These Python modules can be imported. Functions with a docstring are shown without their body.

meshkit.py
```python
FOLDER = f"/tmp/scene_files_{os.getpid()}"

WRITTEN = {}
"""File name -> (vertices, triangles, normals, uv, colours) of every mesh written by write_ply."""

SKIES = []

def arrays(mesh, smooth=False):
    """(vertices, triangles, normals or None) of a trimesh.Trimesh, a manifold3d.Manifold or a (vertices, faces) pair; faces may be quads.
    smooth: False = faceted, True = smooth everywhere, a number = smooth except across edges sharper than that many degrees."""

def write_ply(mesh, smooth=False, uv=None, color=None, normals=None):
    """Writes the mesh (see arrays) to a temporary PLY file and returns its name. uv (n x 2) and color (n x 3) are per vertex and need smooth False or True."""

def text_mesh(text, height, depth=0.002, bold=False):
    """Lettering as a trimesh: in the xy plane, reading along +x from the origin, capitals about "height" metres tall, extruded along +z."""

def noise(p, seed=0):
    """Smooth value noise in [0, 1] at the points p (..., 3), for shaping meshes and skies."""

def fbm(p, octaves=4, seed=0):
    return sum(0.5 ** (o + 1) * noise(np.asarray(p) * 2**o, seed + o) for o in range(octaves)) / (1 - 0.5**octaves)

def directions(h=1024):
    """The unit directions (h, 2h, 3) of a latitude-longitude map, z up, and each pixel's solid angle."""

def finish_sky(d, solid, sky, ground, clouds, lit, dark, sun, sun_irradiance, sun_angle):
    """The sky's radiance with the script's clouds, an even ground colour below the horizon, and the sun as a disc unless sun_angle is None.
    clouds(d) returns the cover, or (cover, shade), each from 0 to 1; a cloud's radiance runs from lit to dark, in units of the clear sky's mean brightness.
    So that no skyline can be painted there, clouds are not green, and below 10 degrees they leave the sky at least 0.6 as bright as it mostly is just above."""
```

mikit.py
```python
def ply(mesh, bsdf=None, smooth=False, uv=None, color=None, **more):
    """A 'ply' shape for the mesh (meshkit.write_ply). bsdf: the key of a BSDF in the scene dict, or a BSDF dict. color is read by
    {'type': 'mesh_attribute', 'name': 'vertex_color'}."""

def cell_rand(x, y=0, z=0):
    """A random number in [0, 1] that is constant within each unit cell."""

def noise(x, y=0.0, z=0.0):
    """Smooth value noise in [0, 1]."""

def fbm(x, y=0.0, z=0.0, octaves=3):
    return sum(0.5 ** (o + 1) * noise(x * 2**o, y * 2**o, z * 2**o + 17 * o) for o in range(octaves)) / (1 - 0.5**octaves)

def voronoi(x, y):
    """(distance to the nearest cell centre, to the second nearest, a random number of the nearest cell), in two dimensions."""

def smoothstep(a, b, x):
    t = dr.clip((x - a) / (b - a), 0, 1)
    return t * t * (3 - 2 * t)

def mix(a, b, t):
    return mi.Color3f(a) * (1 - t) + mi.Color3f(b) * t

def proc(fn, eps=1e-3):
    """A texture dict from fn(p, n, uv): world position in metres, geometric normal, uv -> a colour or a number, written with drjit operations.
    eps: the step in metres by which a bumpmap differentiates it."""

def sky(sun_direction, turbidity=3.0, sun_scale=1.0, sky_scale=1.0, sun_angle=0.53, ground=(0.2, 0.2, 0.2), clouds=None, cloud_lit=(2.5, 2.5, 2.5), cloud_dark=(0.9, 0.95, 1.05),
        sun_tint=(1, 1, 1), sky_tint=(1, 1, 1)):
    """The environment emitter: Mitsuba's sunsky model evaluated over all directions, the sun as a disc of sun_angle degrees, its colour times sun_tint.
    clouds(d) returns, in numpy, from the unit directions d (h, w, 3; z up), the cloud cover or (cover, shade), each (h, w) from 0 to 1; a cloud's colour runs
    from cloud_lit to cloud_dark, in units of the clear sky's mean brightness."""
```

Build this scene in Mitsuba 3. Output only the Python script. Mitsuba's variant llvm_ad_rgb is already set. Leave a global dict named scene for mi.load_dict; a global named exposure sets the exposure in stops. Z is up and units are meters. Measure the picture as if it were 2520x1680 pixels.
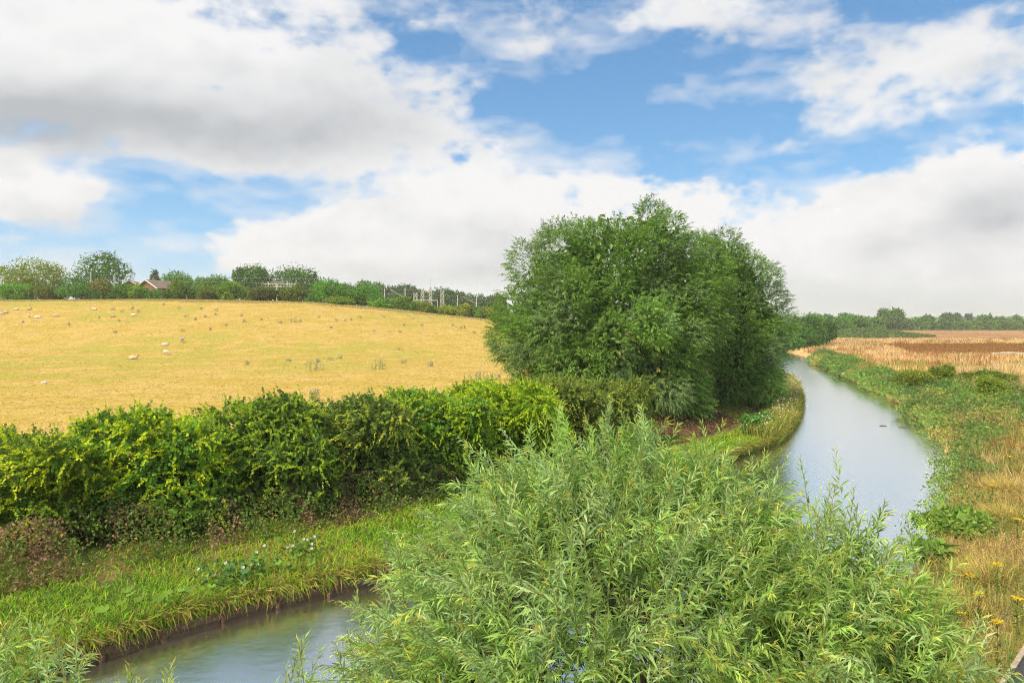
import math
import numpy as np
import trimesh, shapely, manifold3d
import drjit as dr
import mitsuba as mi
import mikit, meshkit
from mikit import noise, fbm, smoothstep, mix
from scipy.interpolate import PchipInterpolator
from scipy.spatial import cKDTree
from scipy.ndimage import zoom

# ------------------------------------------------------------------ camera, sky, exposure
W, H, F, HOR, EYE = 1024, 682, 700.0, 321.0, 6.5
T = mi.ScalarTransform4f
scene, labels = {}, {}
exposure = 2.15
scene['camera'] = {'type': 'perspective', 'fov': math.degrees(2 * math.atan(W / 2 / F)), 'fov_axis': 'x', 'near_clip': 0.1, 'far_clip': 20000.0,
                   'principal_point_offset_y': (341 - HOR) / H,
                   'to_world': T().look_at(origin=[0, 0, EYE], target=[0, 1, EYE], up=[0, 0, 1])}

SHEET = [(-31.3, 18.3, 13.5, 5.8, 1.0), (-19.1, 18.0, 12.4, 5.7, 0.95), (-27.8, 14.6, 11.7, 2.4, 0.9), (-3.4, 16.2, 6.3, 3.6, 0.8), (-6.2, 23.2, 6.0, 1.8, 0.45), (2.6, 21.3, 4.0, 3.6, 0.45),
         (14.4, 23.2, 6.7, 3.0, 0.85), (27.5, 15.8, 9.2, 3.9, 1.1), (34.7, 17.6, 3.1, 2.6, 0.75), (29.9, 20.1, 8.0, 1.9, 0.3), (-9.7, 11.7, 9.0, 2.8, 0.55), (11.4, 10.2, 8.9, 2.6, 0.6)]
HEAP = [(-34.3, 8.4, 3.8, 3.4, 1.1), (-2.0, 8.0, 9.0, 5.6, 1.25), (-10.5, 6.3, 6.5, 3.8, 1.1), (-16.5, 5.0, 7.0, 2.9, 0.9), (-0.9, 3.1, 22.0, 3.0, 0.7), (25.7, 7.4, 4.6, 4.2, 0.9), (33.7, 8.6, 4.2, 4.8, 1.0), (31.2, 4.2, 10.9, 3.6, 1.0), (22.7, 3.5, 8.0, 3.8, 0.85), (13.5, 8.5, 6.5, 4.0, 0.7)]
GAP = [(-5.9, 21.8, 3.5, 1.9, 0.8), (4.4, 17.6, 6.7, 2.9, 1.0), (11.4, 15.4, 10.6, 3.2, 1.1), (17.4, 17.8, 4.2, 2.3, 0.7), (32.7, 12.6, 5.2, 1.4, 0.6), (35.9, 18.8, 2.3, 1.7, 0.5),
       (26.0, 12.2, 6.9, 1.3, 0.55), (-26.8, 10.4, 8.4, 1.6, 0.9), (-23.3, 7.6, 9.7, 2.0, 0.9), (-11.5, 23.5, 2.1, 1.3, 0.7), (30.4, 19.9, 5.3, 1.3, 0.5), (18.1, 7.0, 2.3, 2.0, 0.5), (-29.2, 7.2, 2.6, 2.6, 0.5)]
DARK = [(-26.8, 14.0, 14.3, 2.0, 1.15), (-14.8, 16.4, 8.7, 2.6, 0.6), (-34.8, 12.6, 3.8, 1.5, 0.7), (-24.3, 19.0, 7.4, 1.9, 0.25), (-33.8, 6.4, 3.7, 1.5, 0.6), (1.6, 7.0, 6.4, 2.1, 0.25),
        (-4.5, 3.9, 9.2, 1.5, 0.55), (2.6, 14.5, 4.3, 1.8, 0.3), (16.1, 20.8, 3.6, 1.5, 0.5), (34.7, 16.2, 2.9, 1.0, 0.45), (34.5, 7.4, 3.6, 1.4, 0.9), (28.8, 5.3, 5.5, 1.5, 0.5),
        (26.0, 1.8, 12.1, 1.3, 0.45), (26.9, 9.7, 3.1, 1.4, 0.3), (6.2, 4.1, 7.0, 2.1, 0.45), (32.5, 1.4, 7.6, 0.9, 0.3)]


TURN = np.array([[0.36, 0.48, -0.8], [-0.8, 0.60, 0.0], [0.48, 0.64, 0.60]])


def puff(p, octaves, seed, gain=0.5):
    """Layered noise, each octave turned so that no grid shows."""
    out, a, tot = 0, 1.0, 0
    for o in range(octaves):
        out, tot = out + a * meshkit.noise(p, seed + o), tot + a
        p, a = (p @ TURN) * 2.05 + 3.7, a * gain
    return out / tot


def cloud_layers(d):
    """Cover and shade: a soft sheet, heaped cumulus with crisp frayed tops and thin wisps, each from soft blobs at (azimuth, elevation) degrees; past the blobs, broken cloud goes on all round."""
    az, el = np.degrees(np.arctan2(d[..., 0], d[..., 1])), np.degrees(np.arcsin(np.clip(d[..., 2], -1, 1)))
    flat = d * np.array([1, 1, 1.7])
    wx, wy = puff(flat * 6, 5, 3) - 0.5, puff(flat * 6 + 9, 5, 4) - 0.5

    def blobs(table, wa=1.0):
        out = np.zeros(az.shape)
        for a, e, ra, re, w in table:
            out += w * np.exp(-((az + wa * 8 * wx - a) / ra) ** 2 - ((el + wa * 5 * wy - e) / re) ** 2)
        return out

    billow = np.abs(2 * puff(flat * 11 + 3, 5, 11, 0.55) - 1)
    fine = puff(flat * 26 + 7, 5, 13, 0.6) - 0.5
    wisp = puff((d + 0.12 * np.stack([wy, wx, 0 * wx], -1)) * np.array([9, 9, 30.0]) + 5, 6, 21, 0.58)
    inview = np.exp(-np.maximum(0, (np.abs(az) - 38) / 10) ** 2 - np.maximum(0, (el - 26) / 6) ** 2)
    gaps = blobs(GAP)
    sheet = inview * (np.minimum(blobs(SHEET), 1.15) - 0.85 * gaps) + (1 - inview) * (0.05 + 1.1 * puff(flat * 3.2 + 20, 4, 31))
    heap = inview * (np.minimum(blobs(HEAP), 1.3) - 0.35 * gaps)
    s1 = np.clip((sheet + 1.3 * fine + 1.0 * (wisp - 0.5) - 0.24) / 0.70, 0, 1)
    s2 = np.clip((heap - 0.45 * billow + 1.0 * fine + 0.3 * (wisp - 0.5) - 0.26) / 0.36, 0, 1)
    veil = np.clip((wisp - 0.40 - 0.12 * gaps + 0.10 * np.exp(-((el - 9) / 4) ** 2)) / 0.36, 0, 1) * 0.72
    s1, s2 = s1 * s1 * (3 - 2 * s1), s2 * s2 * (3 - 2 * s2)
    low = 0.62 * np.exp(-(np.maximum(el, 0) / 4.5) ** 2)
    c = 1 - (1 - s1) * (1 - s2) * (1 - veil) * (1 - low)
    big = puff(flat * 5 + 40, 4, 41)
    sh = inview * blobs(DARK, 0.6) + (1 - inview) * 0.35
    sh = 0.06 + 0.80 * sh + 0.75 * (big - 0.5) + 0.45 * fine + 0.40 * s2 * (billow - 0.3)
    return c, np.clip(sh * np.clip(0.2 + c, 0, 1), 0, 1)


def clouds(d):
    """The layers at full detail over the photographed quarter of the sky, and at a quarter of it elsewhere."""
    out = [zoom(a, 4, order=1, mode='nearest', grid_mode=True) for a in cloud_layers(d[2::4, 2::4])]
    h, w = d.shape[:2]
    r0, c0, c1 = int(h * 0.58), int(w * 0.14), int(w * 0.36)
    for a, b in zip(out, cloud_layers(d[r0:, c0:c1])):
        a[r0:, c0:c1] = b
    return tuple(out)


SUN = (-0.52, -0.42, 0.78)
scene['sky'] = mikit.sky(SUN, turbidity=3.0, sun_scale=0.85, sun_angle=20, clouds=clouds, cloud_lit=(2.45, 2.45, 2.46), cloud_dark=(1.30, 1.38, 1.48), sky_tint=(0.68, 0.97, 1.09), ground=(0.2, 0.18, 0.1))

# ------------------------------------------------------------------ materials


def rgb(*c):
    return {'type': 'rgb', 'value': list(c)}


VC = {'type': 'mesh_attribute', 'name': 'vertex_color'}
scene['leaf'] = {'type': 'principledthin', 'base_color': VC, 'roughness': 0.6, 'diff_trans': 0.85, 'eta': 1.35}
scene['glossy_leaf'] = {'type': 'principledthin', 'base_color': VC, 'roughness': 0.42, 'diff_trans': 1.0, 'eta': 1.45}
scene['matt'] = {'type': 'twosided', 'bsdf': {'type': 'diffuse', 'reflectance': VC}}


def bark_fn(p, n, uv):
    a = fbm(p.x * 14, p.y * 14, p.z * 3, 3)
    return mix((0.05, 0.04, 0.028), (0.17, 0.14, 0.10), a)


scene['bark'] = {'type': 'twosided', 'bsdf': {'type': 'diffuse', 'reflectance': mikit.proc(bark_fn)}}


def pasture_fn(p, n, uv):
    big = fbm(p.x * 0.035 + 7, p.y * 0.05, 0, 3)
    mid = fbm(p.x * 0.35, p.y * 0.35, 1.3, 3)
    fine = fbm(p.x * 2.3, p.y * 2.3, 4.1, 3)
    c = mix((0.45, 0.34, 0.080), (0.51, 0.38, 0.12), smoothstep(0.35, 0.65, mid))
    c = mix(c, mi.Color3f(0.37, 0.35, 0.070), smoothstep(0.42, 0.60, big) * smoothstep(0.35, 0.6, fbm(p.x * 0.22 + 3, p.y * 0.3, 8, 3)) * 0.8)
    c = mix(c, mi.Color3f(0.30, 0.20, 0.06), smoothstep(0.58, 0.74, fine) * 0.55)
    c = mix(c, mi.Color3f(0.58, 0.41, 0.17), smoothstep(0.60, 0.75, fbm(p.x * 1.1, p.y * 1.1, 9.7, 3)) * 0.6)
    return c * (0.84 + 0.32 * noise(p.x * 6, p.y * 6, 2))


scene['pasture_turf'] = {'type': 'twosided', 'bsdf': {'type': 'bumpmap', 'scale': 0.06, 'arbitrary': mikit.proc(lambda p, n, uv: fbm(p.x * 4, p.y * 4, 0, 3), 0.03), 'bsdf': {'type': 'diffuse', 'reflectance': mikit.proc(pasture_fn)}}}


def bank_fn(p, n, uv):
    a, b = fbm(p.x * 0.6, p.y * 0.6, 0, 3), fbm(p.x * 5, p.y * 5, 3, 3)
    c = mix((0.085, 0.12, 0.028), (0.19, 0.15, 0.06), smoothstep(0.4, 0.62, a))
    return c * (0.6 + 0.8 * b)


scene['bank_earth'] = {'type': 'twosided', 'bsdf': {'type': 'diffuse', 'reflectance': mikit.proc(bank_fn)}}


def meadow_fn(p, n, uv):
    a, b, e = fbm(p.x * 0.10, p.y * 0.10, 5, 3), fbm(p.x * 0.55, p.y * 0.4, 2, 3), fbm(p.x * 3, p.y * 3, 1, 3)
    c = mix((0.50, 0.34, 0.15), (0.60, 0.43, 0.21), b)
    c = mix(c, mi.Color3f(0.32, 0.27, 0.09), smoothstep(0.48, 0.62, a))
    return c * (0.65 + 0.7 * e)


scene['meadow_turf'] = {'type': 'twosided', 'bsdf': {'type': 'diffuse', 'reflectance': mikit.proc(meadow_fn)}}


def plough_fn(p, n, uv):
    a, r = fbm(p.x * 0.05, p.y * 0.12, 5, 3), fbm(p.x * 0.9, p.y * 0.15, 2, 3)
    c = mix((0.35, 0.21, 0.10), (0.46, 0.28, 0.135), smoothstep(0.35, 0.65, a))
    c = mix(c, mi.Color3f(0.19, 0.13, 0.075), smoothstep(0.5, 0.7, r) * 0.6)
    return c * (0.8 + 0.4 * noise(p.x * 1.5, p.y * 1.5, 3))


scene['tilled_soil'] = {'type': 'twosided', 'bsdf': {'type': 'diffuse', 'reflectance': mikit.proc(plough_fn)}}


def fallow_fn(p, n, uv):
    a, b = fbm(p.x * 0.08, p.y * 0.08, 5, 3), fbm(p.x * 1.2, p.y * 0.8, 2, 3)
    c = mix((0.34, 0.155, 0.055), (0.38, 0.21, 0.075), smoothstep(0.35, 0.65, a))
    return mix(c, mi.Color3f(0.22, 0.165, 0.045), smoothstep(0.45, 0.65, b)) * (0.75 + 0.5 * noise(p.x * 2, p.y * 2, 3))


scene['fallow_cover'] = {'type': 'twosided', 'bsdf': {'type': 'diffuse', 'reflectance': mikit.proc(fallow_fn)}}


def track_fn(p, n, uv):
    return mix((0.10, 0.065, 0.04), (0.20, 0.125, 0.075), fbm(p.x * 3, p.y * 3, 0, 4))


scene['bare_earth'] = {'type': 'twosided', 'bsdf': {'type': 'diffuse', 'reflectance': mikit.proc(track_fn)}}


def far_fn(p, n, uv):
    a, b = fbm(p.x * 0.012, p.y * 0.004, 5, 3), fbm(p.x * 0.05, p.y * 0.02, 2, 3)
    c = mix((0.075, 0.125, 0.055), (0.11, 0.165, 0.07), b)
    return mix(c, mi.Color3f(0.42, 0.34, 0.20), smoothstep(0.64, 0.68, a))


scene['far_country'] = {'type': 'twosided', 'bsdf': {'type': 'diffuse', 'reflectance': mikit.proc(far_fn)}}
scene['asphalt'] = {'type': 'twosided', 'bsdf': {'type': 'bumpmap', 'scale': 0.004, 'arbitrary': mikit.proc(lambda p, n, uv: noise(p.x * 90, p.y * 90, 0), 0.004),
                    'bsdf': {'type': 'principled', 'base_color': mikit.proc(lambda p, n, uv: mi.Color3f(0.045, 0.047, 0.055) * (0.6 + 0.8 * noise(p.x * 120, p.y * 120, 0))), 'roughness': 0.8}}}
scene['kerb_concrete'] = {'type': 'twosided', 'bsdf': {'type': 'diffuse', 'reflectance': mikit.proc(lambda p, n, uv: mix((0.34, 0.28, 0.20), (0.5, 0.45, 0.36), fbm(p.x * 12, p.y * 12, p.z * 12, 4)))}}
scene['old_timber'] = {'type': 'twosided', 'bsdf': {'type': 'diffuse', 'reflectance': mikit.proc(lambda p, n, uv: mix((0.075, 0.045, 0.03), (0.20, 0.125, 0.085), fbm((p.x + p.y) * 3, p.z * 40, 1, 4)))}}
RIPPLE = mikit.proc(lambda p, n, uv: fbm(p.x * 3.4 + 1.1 * p.y, p.y * 5.0 - p.x, 0.5, 3) * (0.35 + 0.65 * smoothstep(0.45, 0.62, fbm(p.x * 0.11, p.y * 0.11, 3, 2))) * 0.10, 0.03)
scene['canal_surface'] = {'type': 'bumpmap', 'scale': 0.05, 'arbitrary': RIPPLE, 'bsdf': {'type': 'blendbsdf', 'weight': 0.88,
                          'murky': {'type': 'principled', 'base_color': mikit.proc(lambda p, n, uv: mix((0.150, 0.168, 0.138), (0.175, 0.19, 0.158), fbm(p.x * 0.15, p.y * 0.15, 0, 3))), 'roughness': 0.05, 'eta': 1.9},
                          'mirror': {'type': 'roughconductor', 'material': 'none', 'alpha': 0.05, 'specular_reflectance': rgb(0.99, 0.965, 0.90)}}}
for k_, c_, r_ in (('galvanised', (0.50, 0.52, 0.52), 0.5), ('brick_red', (0.26, 0.125, 0.085), 0.9), ('roof_tile', (0.20, 0.15, 0.12), 0.9), ('white_paint', (0.78, 0.78, 0.76), 0.5), ('window_glass', (0.03, 0.035, 0.04), 0.08), ('post_wood', (0.26, 0.22, 0.17), 0.9), ('rusty_steel', (0.30, 0.17, 0.11), 0.8)):
    scene[k_] = {'type': 'twosided', 'bsdf': {'type': 'principled', 'base_color': rgb(*c_), 'roughness': r_}}

# ------------------------------------------------------------------ entry helpers


def put(key, vf, bsdf, smooth=False, **lab):
    """One entry of scene from (vertices, faces[, colours]) or a mesh."""
    color = None
    if isinstance(vf, tuple) and len(vf) == 3:
        color, vf = vf[2], vf[:2]
    if key in scene:
        raise ValueError('key taken: ' + key)
    scene[key] = mikit.ply(vf, bsdf, smooth=smooth, color=color)
    if lab:
        labels[key] = lab
    return key


def tag(key, label, category=None, group=None, kind=None):
    labels[key] = {k: v for k, v in dict(label=label, category=category, group=group, kind=kind).items() if v}


COUNT = {}


def fresh(name):
    n = COUNT.get(name, 0)
    COUNT[name] = n + 1
    return name if n == 0 else f'{name}_{n:03d}'


def cat(parts):
    """Joins (v, f[, c]) tuples."""
    at, V, FA, C = 0, [], [], []
    for p in parts:
        V.append(p[0]); FA.append(np.asarray(p[1]) + at); at += len(p[0])
        if len(p) > 2:
            C.append(p[2])
    return (np.vstack(V), np.vstack(FA), np.vstack(C)) if C else (np.vstack(V), np.vstack(FA))


def unit(a):
    return a / (np.linalg.norm(a, axis=-1, keepdims=True) + 1e-12)


def tube(points, radii, sides=5, cap=True):
    p = np.asarray(points, float)
    r = np.broadcast_to(radii, (len(p),)).astype(float)
    t = unit(np.gradient(p, axis=0))
    a = unit(np.cross(t, np.where(np.abs(t[:, 2:]) < 0.9, [0, 0, 1.0], [1.0, 0, 0])))
    b = np.cross(t, a)
    ang = np.arange(sides) * 2 * np.pi / sides
    v = (p[:, None] + r[:, None, None] * (np.cos(ang)[None, :, None] * a[:, None] + np.sin(ang)[None, :, None] * b[:, None])).reshape(-1, 3)
    i, j = np.meshgrid(np.arange(len(p) - 1), np.arange(sides), indexing='ij')
    q = np.stack([i * sides + j, i * sides + (j + 1) % sides, (i + 1) * sides + (j + 1) % sides, (i + 1) * sides + j], -1).reshape(-1, 4)
    f = np.vstack([q[:, [0, 1, 2]], q[:, [0, 2, 3]]])
    if cap:
        n = len(p) - 1
        f = np.vstack([f] + [[[0, k + 1, k]] for k in range(1, sides - 1)] + [[[n * sides, n * sides + k, n * sides + k + 1]] for k in range(1, sides - 1)])
    return v, f


def box(x0, x1, y0, y1, z0, z1):
    m = trimesh.creation.box((x1 - x0, y1 - y0, z1 - z0))
    return m.vertices + np.array([(x0 + x1) / 2, (y0 + y1) / 2, (z0 + z1) / 2]), m.faces


def colour(vf, c):
    return vf[0], vf[1], np.tile(np.asarray(c, float), (len(vf[0]), 1))


def jitter(base, n, r, v=0.22, h=0.10):
    c = np.asarray(base, float) * np.exp(r.normal(0, v, (n, 1))) * np.exp(r.normal(0, h, (n, 3)))
    return np.clip(c, 0.004, 0.9)


def leaves(B, D, N, L, Wd, C, fold=0.15, droop=0.0, fine=False):
    """Leaf blades from base points, directions and normals: two folded triangles each, or four with a midrib and a bent tip."""
    n = len(B)
    D = unit(D)
    S = unit(np.cross(D, N))
    N = np.cross(S, D)
    L, Wd = np.broadcast_to(L, (n,))[:, None], np.broadcast_to(Wd, (n,))[:, None]
    r, l = B + 0.42 * L * D + 0.5 * Wd * S + fold * Wd * N, B + 0.42 * L * D - 0.5 * Wd * S + fold * Wd * N
    tip = B + L * D - droop * L * N
    i = np.arange(n)[:, None, None]
    if fine:
        m = B + 0.5 * L * D - 0.12 * droop * L * N
        v = np.stack([B, r, l, m, tip], 1).reshape(-1, 3)
        f = (i * 5 + np.array([[0, 1, 3], [0, 3, 2], [1, 4, 3], [3, 4, 2]])).reshape(-1, 3)
        return v, f, np.repeat(C, 5, 0)
    v = np.stack([B, r, tip, l], 1).reshape(-1, 3)
    f = (i * 4 + np.array([[0, 1, 2], [0, 2, 3]])).reshape(-1, 3)
    return v, f, np.repeat(C, 4, 0)


def sprays(r, P0, D, L, K, ll, lw, C0, C1, droop=0.3, spread=0.7, hang=0.25, t0=0.15, tip_power=3.0, fold=0.15, bend=0.1, fine=False, jit=0.14, upn=0.9):
    """Leafy shoots: K leaves along each curved axis. Returns the leaves' mesh (shoot after shoot) and a function giving points on the axes."""
    S = len(P0)
    D = unit(D)
    L = np.broadcast_to(L, (S,))
    droop = np.broadcast_to(droop, (S,))
    t = np.clip(np.linspace(t0, 1, K)[None] + r.normal(0, 0.25 / K, (S, K)), 0, 1)
    down = np.array([0, 0, -1.0])

    def axis(tt):
        return P0[:, None] + D[:, None] * (L[:, None] * tt)[..., None] + down * (droop[:, None] * L[:, None] * tt ** 2)[..., None]

    P = axis(t)
    G = unit(D[:, None] + down * (2 * droop[:, None] * t)[..., None])
    U = unit(np.cross(G, np.array([0.31, 0.17, 0.93])))
    Vv = np.cross(G, U)
    phi = (np.arange(K) * 2.4)[None] + r.uniform(0, 6.28, (S, 1)) + r.normal(0, 0.3, (S, K))
    perp = np.cos(phi)[..., None] * U + np.sin(phi)[..., None] * Vv
    sp = spread * (1 - 0.55 * t) + r.normal(0, 0.12, t.shape)
    ld = unit(np.cos(sp)[..., None] * G + np.sin(sp)[..., None] * perp + down * hang)
    nn = unit(np.array([0, 0, upn]) + 0.55 * r.normal(size=ld.shape))
    m = (t ** tip_power)[..., None]
    C = (C0[:, None] * (1 - m) + C1[:, None] * m) * np.exp(r.normal(0, jit, (S, K, 1)))
    ln = ll * (1 - 0.45 * t ** 3) * np.exp(r.normal(0, 0.15, t.shape))
    flat = lambda a: a.reshape(-1, a.shape[-1])
    return leaves(flat(P), flat(ld), flat(nn), ln.ravel(), lw / ll * ln.ravel(), np.clip(flat(C), 0.004, 0.9), fold, bend, fine), axis


def lobe_points(r, lobes, n, shell=(0.8, 1.0), inside=0.80, zmin=None):
    """Points near the skin of a union of ellipsoids (x, y, z, rx, ry, rz): points, outward directions, lobe numbers."""
    lobes = np.asarray(lobes, float)
    if lobes.shape[1] == 4:
        lobes = np.hstack([lobes, lobes[:, 3:4], lobes[:, 3:4]])
    area = (lobes[:, 3] * lobes[:, 4] * lobes[:, 5]) ** (2 / 3)
    P, N, I = [], [], []
    got = 0
    while got < n:
        i = r.choice(len(lobes), n, p=area / area.sum())
        d = unit(r.normal(size=(n, 3)))
        p = lobes[i, :3] + d * lobes[i, 3:] * r.uniform(*shell, (n, 1))
        keep = np.ones(n, bool)
        for k, lb in enumerate(lobes):
            keep &= (i == k) | ((((p - lb[:3]) / lb[3:]) ** 2).sum(1) > inside ** 2)
        if zmin is not None:
            keep &= p[:, 2] > (zmin(p) if callable(zmin) else zmin)
        p, d, i = p[keep], unit(d / lobes[i, 3:])[keep], i[keep]
        P.append(p); N.append(d); I.append(i)
        got += len(p)
        if not len(p):
            break
    return np.vstack(P)[:n], np.vstack(N)[:n], np.concatenate(I)[:n]


def blades(r, P, h, w, lean, C, bend=0.5, segs=1):
    """Grass blades standing at P: one triangle, or three bent ones."""
    n = len(P)
    az = r.uniform(0, 6.283, n)
    side = np.stack([np.cos(az), np.sin(az), 0 * az], 1)
    la = r.uniform(0, 6.283, n)
    ln = np.abs(r.normal(0, lean, n))
    dirn = np.stack([np.cos(la) * ln, np.sin(la) * ln, np.ones(n)], 1)
    h, w = np.broadcast_to(h, (n,))[:, None], np.broadcast_to(w, (n,))[:, None]
    i = np.arange(n)[:, None, None]
    out = np.stack([np.cos(la), np.sin(la), 0 * la], 1)
    if segs == 1:
        v = np.stack([P - side * w / 2, P + side * w / 2, P + dirn * h], 1).reshape(-1, 3)
        return v, (i * 3 + np.array([[0, 1, 2]])).reshape(-1, 3), np.repeat(C, 3, 0)
    m = P + 0.55 * dirn * h
    tip = m + 0.45 * h * unit(dirn + bend * 2 * out * (0.3 + np.abs(r.normal(0, 0.7, (n, 1)))) - np.array([0, 0, 0.5]) * bend)
    v = np.stack([P - side * w / 2, P + side * w / 2, m - side * w * 0.4, m + side * w * 0.4, tip], 1).reshape(-1, 3)
    return v, (i * 5 + np.array([[0, 1, 3], [0, 3, 2], [2, 3, 4]])).reshape(-1, 3), np.repeat(C, 5, 0)


def twigs(ax, radii, c):
    """Many three-sided twigs at once along axes (n, k, 3), in one colour."""
    n, k = ax.shape[:2]
    t = unit(np.gradient(ax, axis=1))
    a = unit(np.cross(t, np.array([0.37, 0.21, 0.9])))
    b = np.cross(t, a)
    ang = np.arange(3) * 2.0944
    v = ax[:, :, None] + np.asarray(radii)[None, :, None, None] * (np.cos(ang)[:, None] * a[:, :, None] + np.sin(ang)[:, None] * b[:, :, None])
    i, j = np.meshgrid(np.arange(k - 1), np.arange(3), indexing='ij')
    q = np.stack([i * 3 + j, i * 3 + (j + 1) % 3, (i + 1) * 3 + (j + 1) % 3, (i + 1) * 3 + j], -1).reshape(-1, 4)
    f = np.vstack([q[:, [0, 1, 2]], q[:, [0, 2, 3]]])
    f = (np.arange(n)[:, None, None] * (k * 3) + f).reshape(-1, 3)
    return v.reshape(-1, 3), f, np.tile(np.asarray(c, float), (n * k * 3, 1))


# ------------------------------------------------------------------ terrain and canal
LE = np.array([[-40, -12], [-26, -2], [-15, 6.8], [-8.75, 12.6], [-6.8, 14.9], [-3.5, 17.4], [1.5, 22.6], [6.8, 28.6], [11.4, 34.2], [14.0, 37.2], [16.4, 41.4], [22.4, 54.2], [29.5, 73], [36.5, 95], [46, 132], [49, 160], [45, 190], [36, 215]], float)
RE = np.array([[-30, -20], [-12, -4.5], [-6, 1], [-1.5, 5.2], [2.5, 9], [6.5, 13.5], [9.9, 17.6], [12.5, 20.8], [14.6, 23.6], [17.2, 27.3], [20.2, 32.4], [24.1, 39.8], [27.2, 46.9], [32, 58.8], [36.2, 73.2], [43.9, 97], [57, 143], [60, 165], [56, 195], [46, 222]], float)


def curve(p, n=160):
    t = np.r_[0, np.cumsum(np.hypot(*np.diff(p, axis=0).T))]
    return PchipInterpolator(t, p)(np.linspace(0, t[-1], n))


LEc, REc = curve(LE), curve(RE)
CANAL = shapely.Polygon(np.vstack([LEc, REc[::-1]]))
LINE_L, LINE_R = shapely.LineString(LEc), shapely.LineString(REc)
for g_ in (CANAL, LINE_L, LINE_R):
    shapely.prepare(g_)
dense = lambda line: np.array(line.segmentize(0.12).coords)
TREE_L, TREE_R = cKDTree(dense(LINE_L)), cKDTree(dense(LINE_R))
S_ = PchipInterpolator([-300, 70, 100, 115, 130, 150, 165, 180, 193, 230, 400, 900], [0, 0, .03, .09, .24, .5, .70, .9, 1, 1, .9, .8])
H_ = PchipInterpolator([-900, -250, -139, -100, -60, -40, -20, -6, 15, 40, 65, 90, 900], [9, 11.5, 11.6, 11.8, 11.2, 9.8, 7.7, 6.2, 3.8, 1.5, .2, 0, 0])


def sdist(x, y):
    x, y = np.asarray(x, float), np.asarray(y, float)
    p = np.stack([x.ravel(), y.ravel()], 1)
    d, d2 = TREE_L.query(p, workers=-1)[0], TREE_R.query(p, workers=-1)[0]
    s = np.where(shapely.contains_xy(CANAL, x.ravel(), y.ravel()), -1, 1) * np.minimum(d, d2)
    return s.reshape(x.shape), (d < d2).reshape(x.shape)


def ss(a, b, x):
    t = np.clip((x - a) / (b - a), 0, 1)
    return t * t * (3 - 2 * t)


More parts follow.
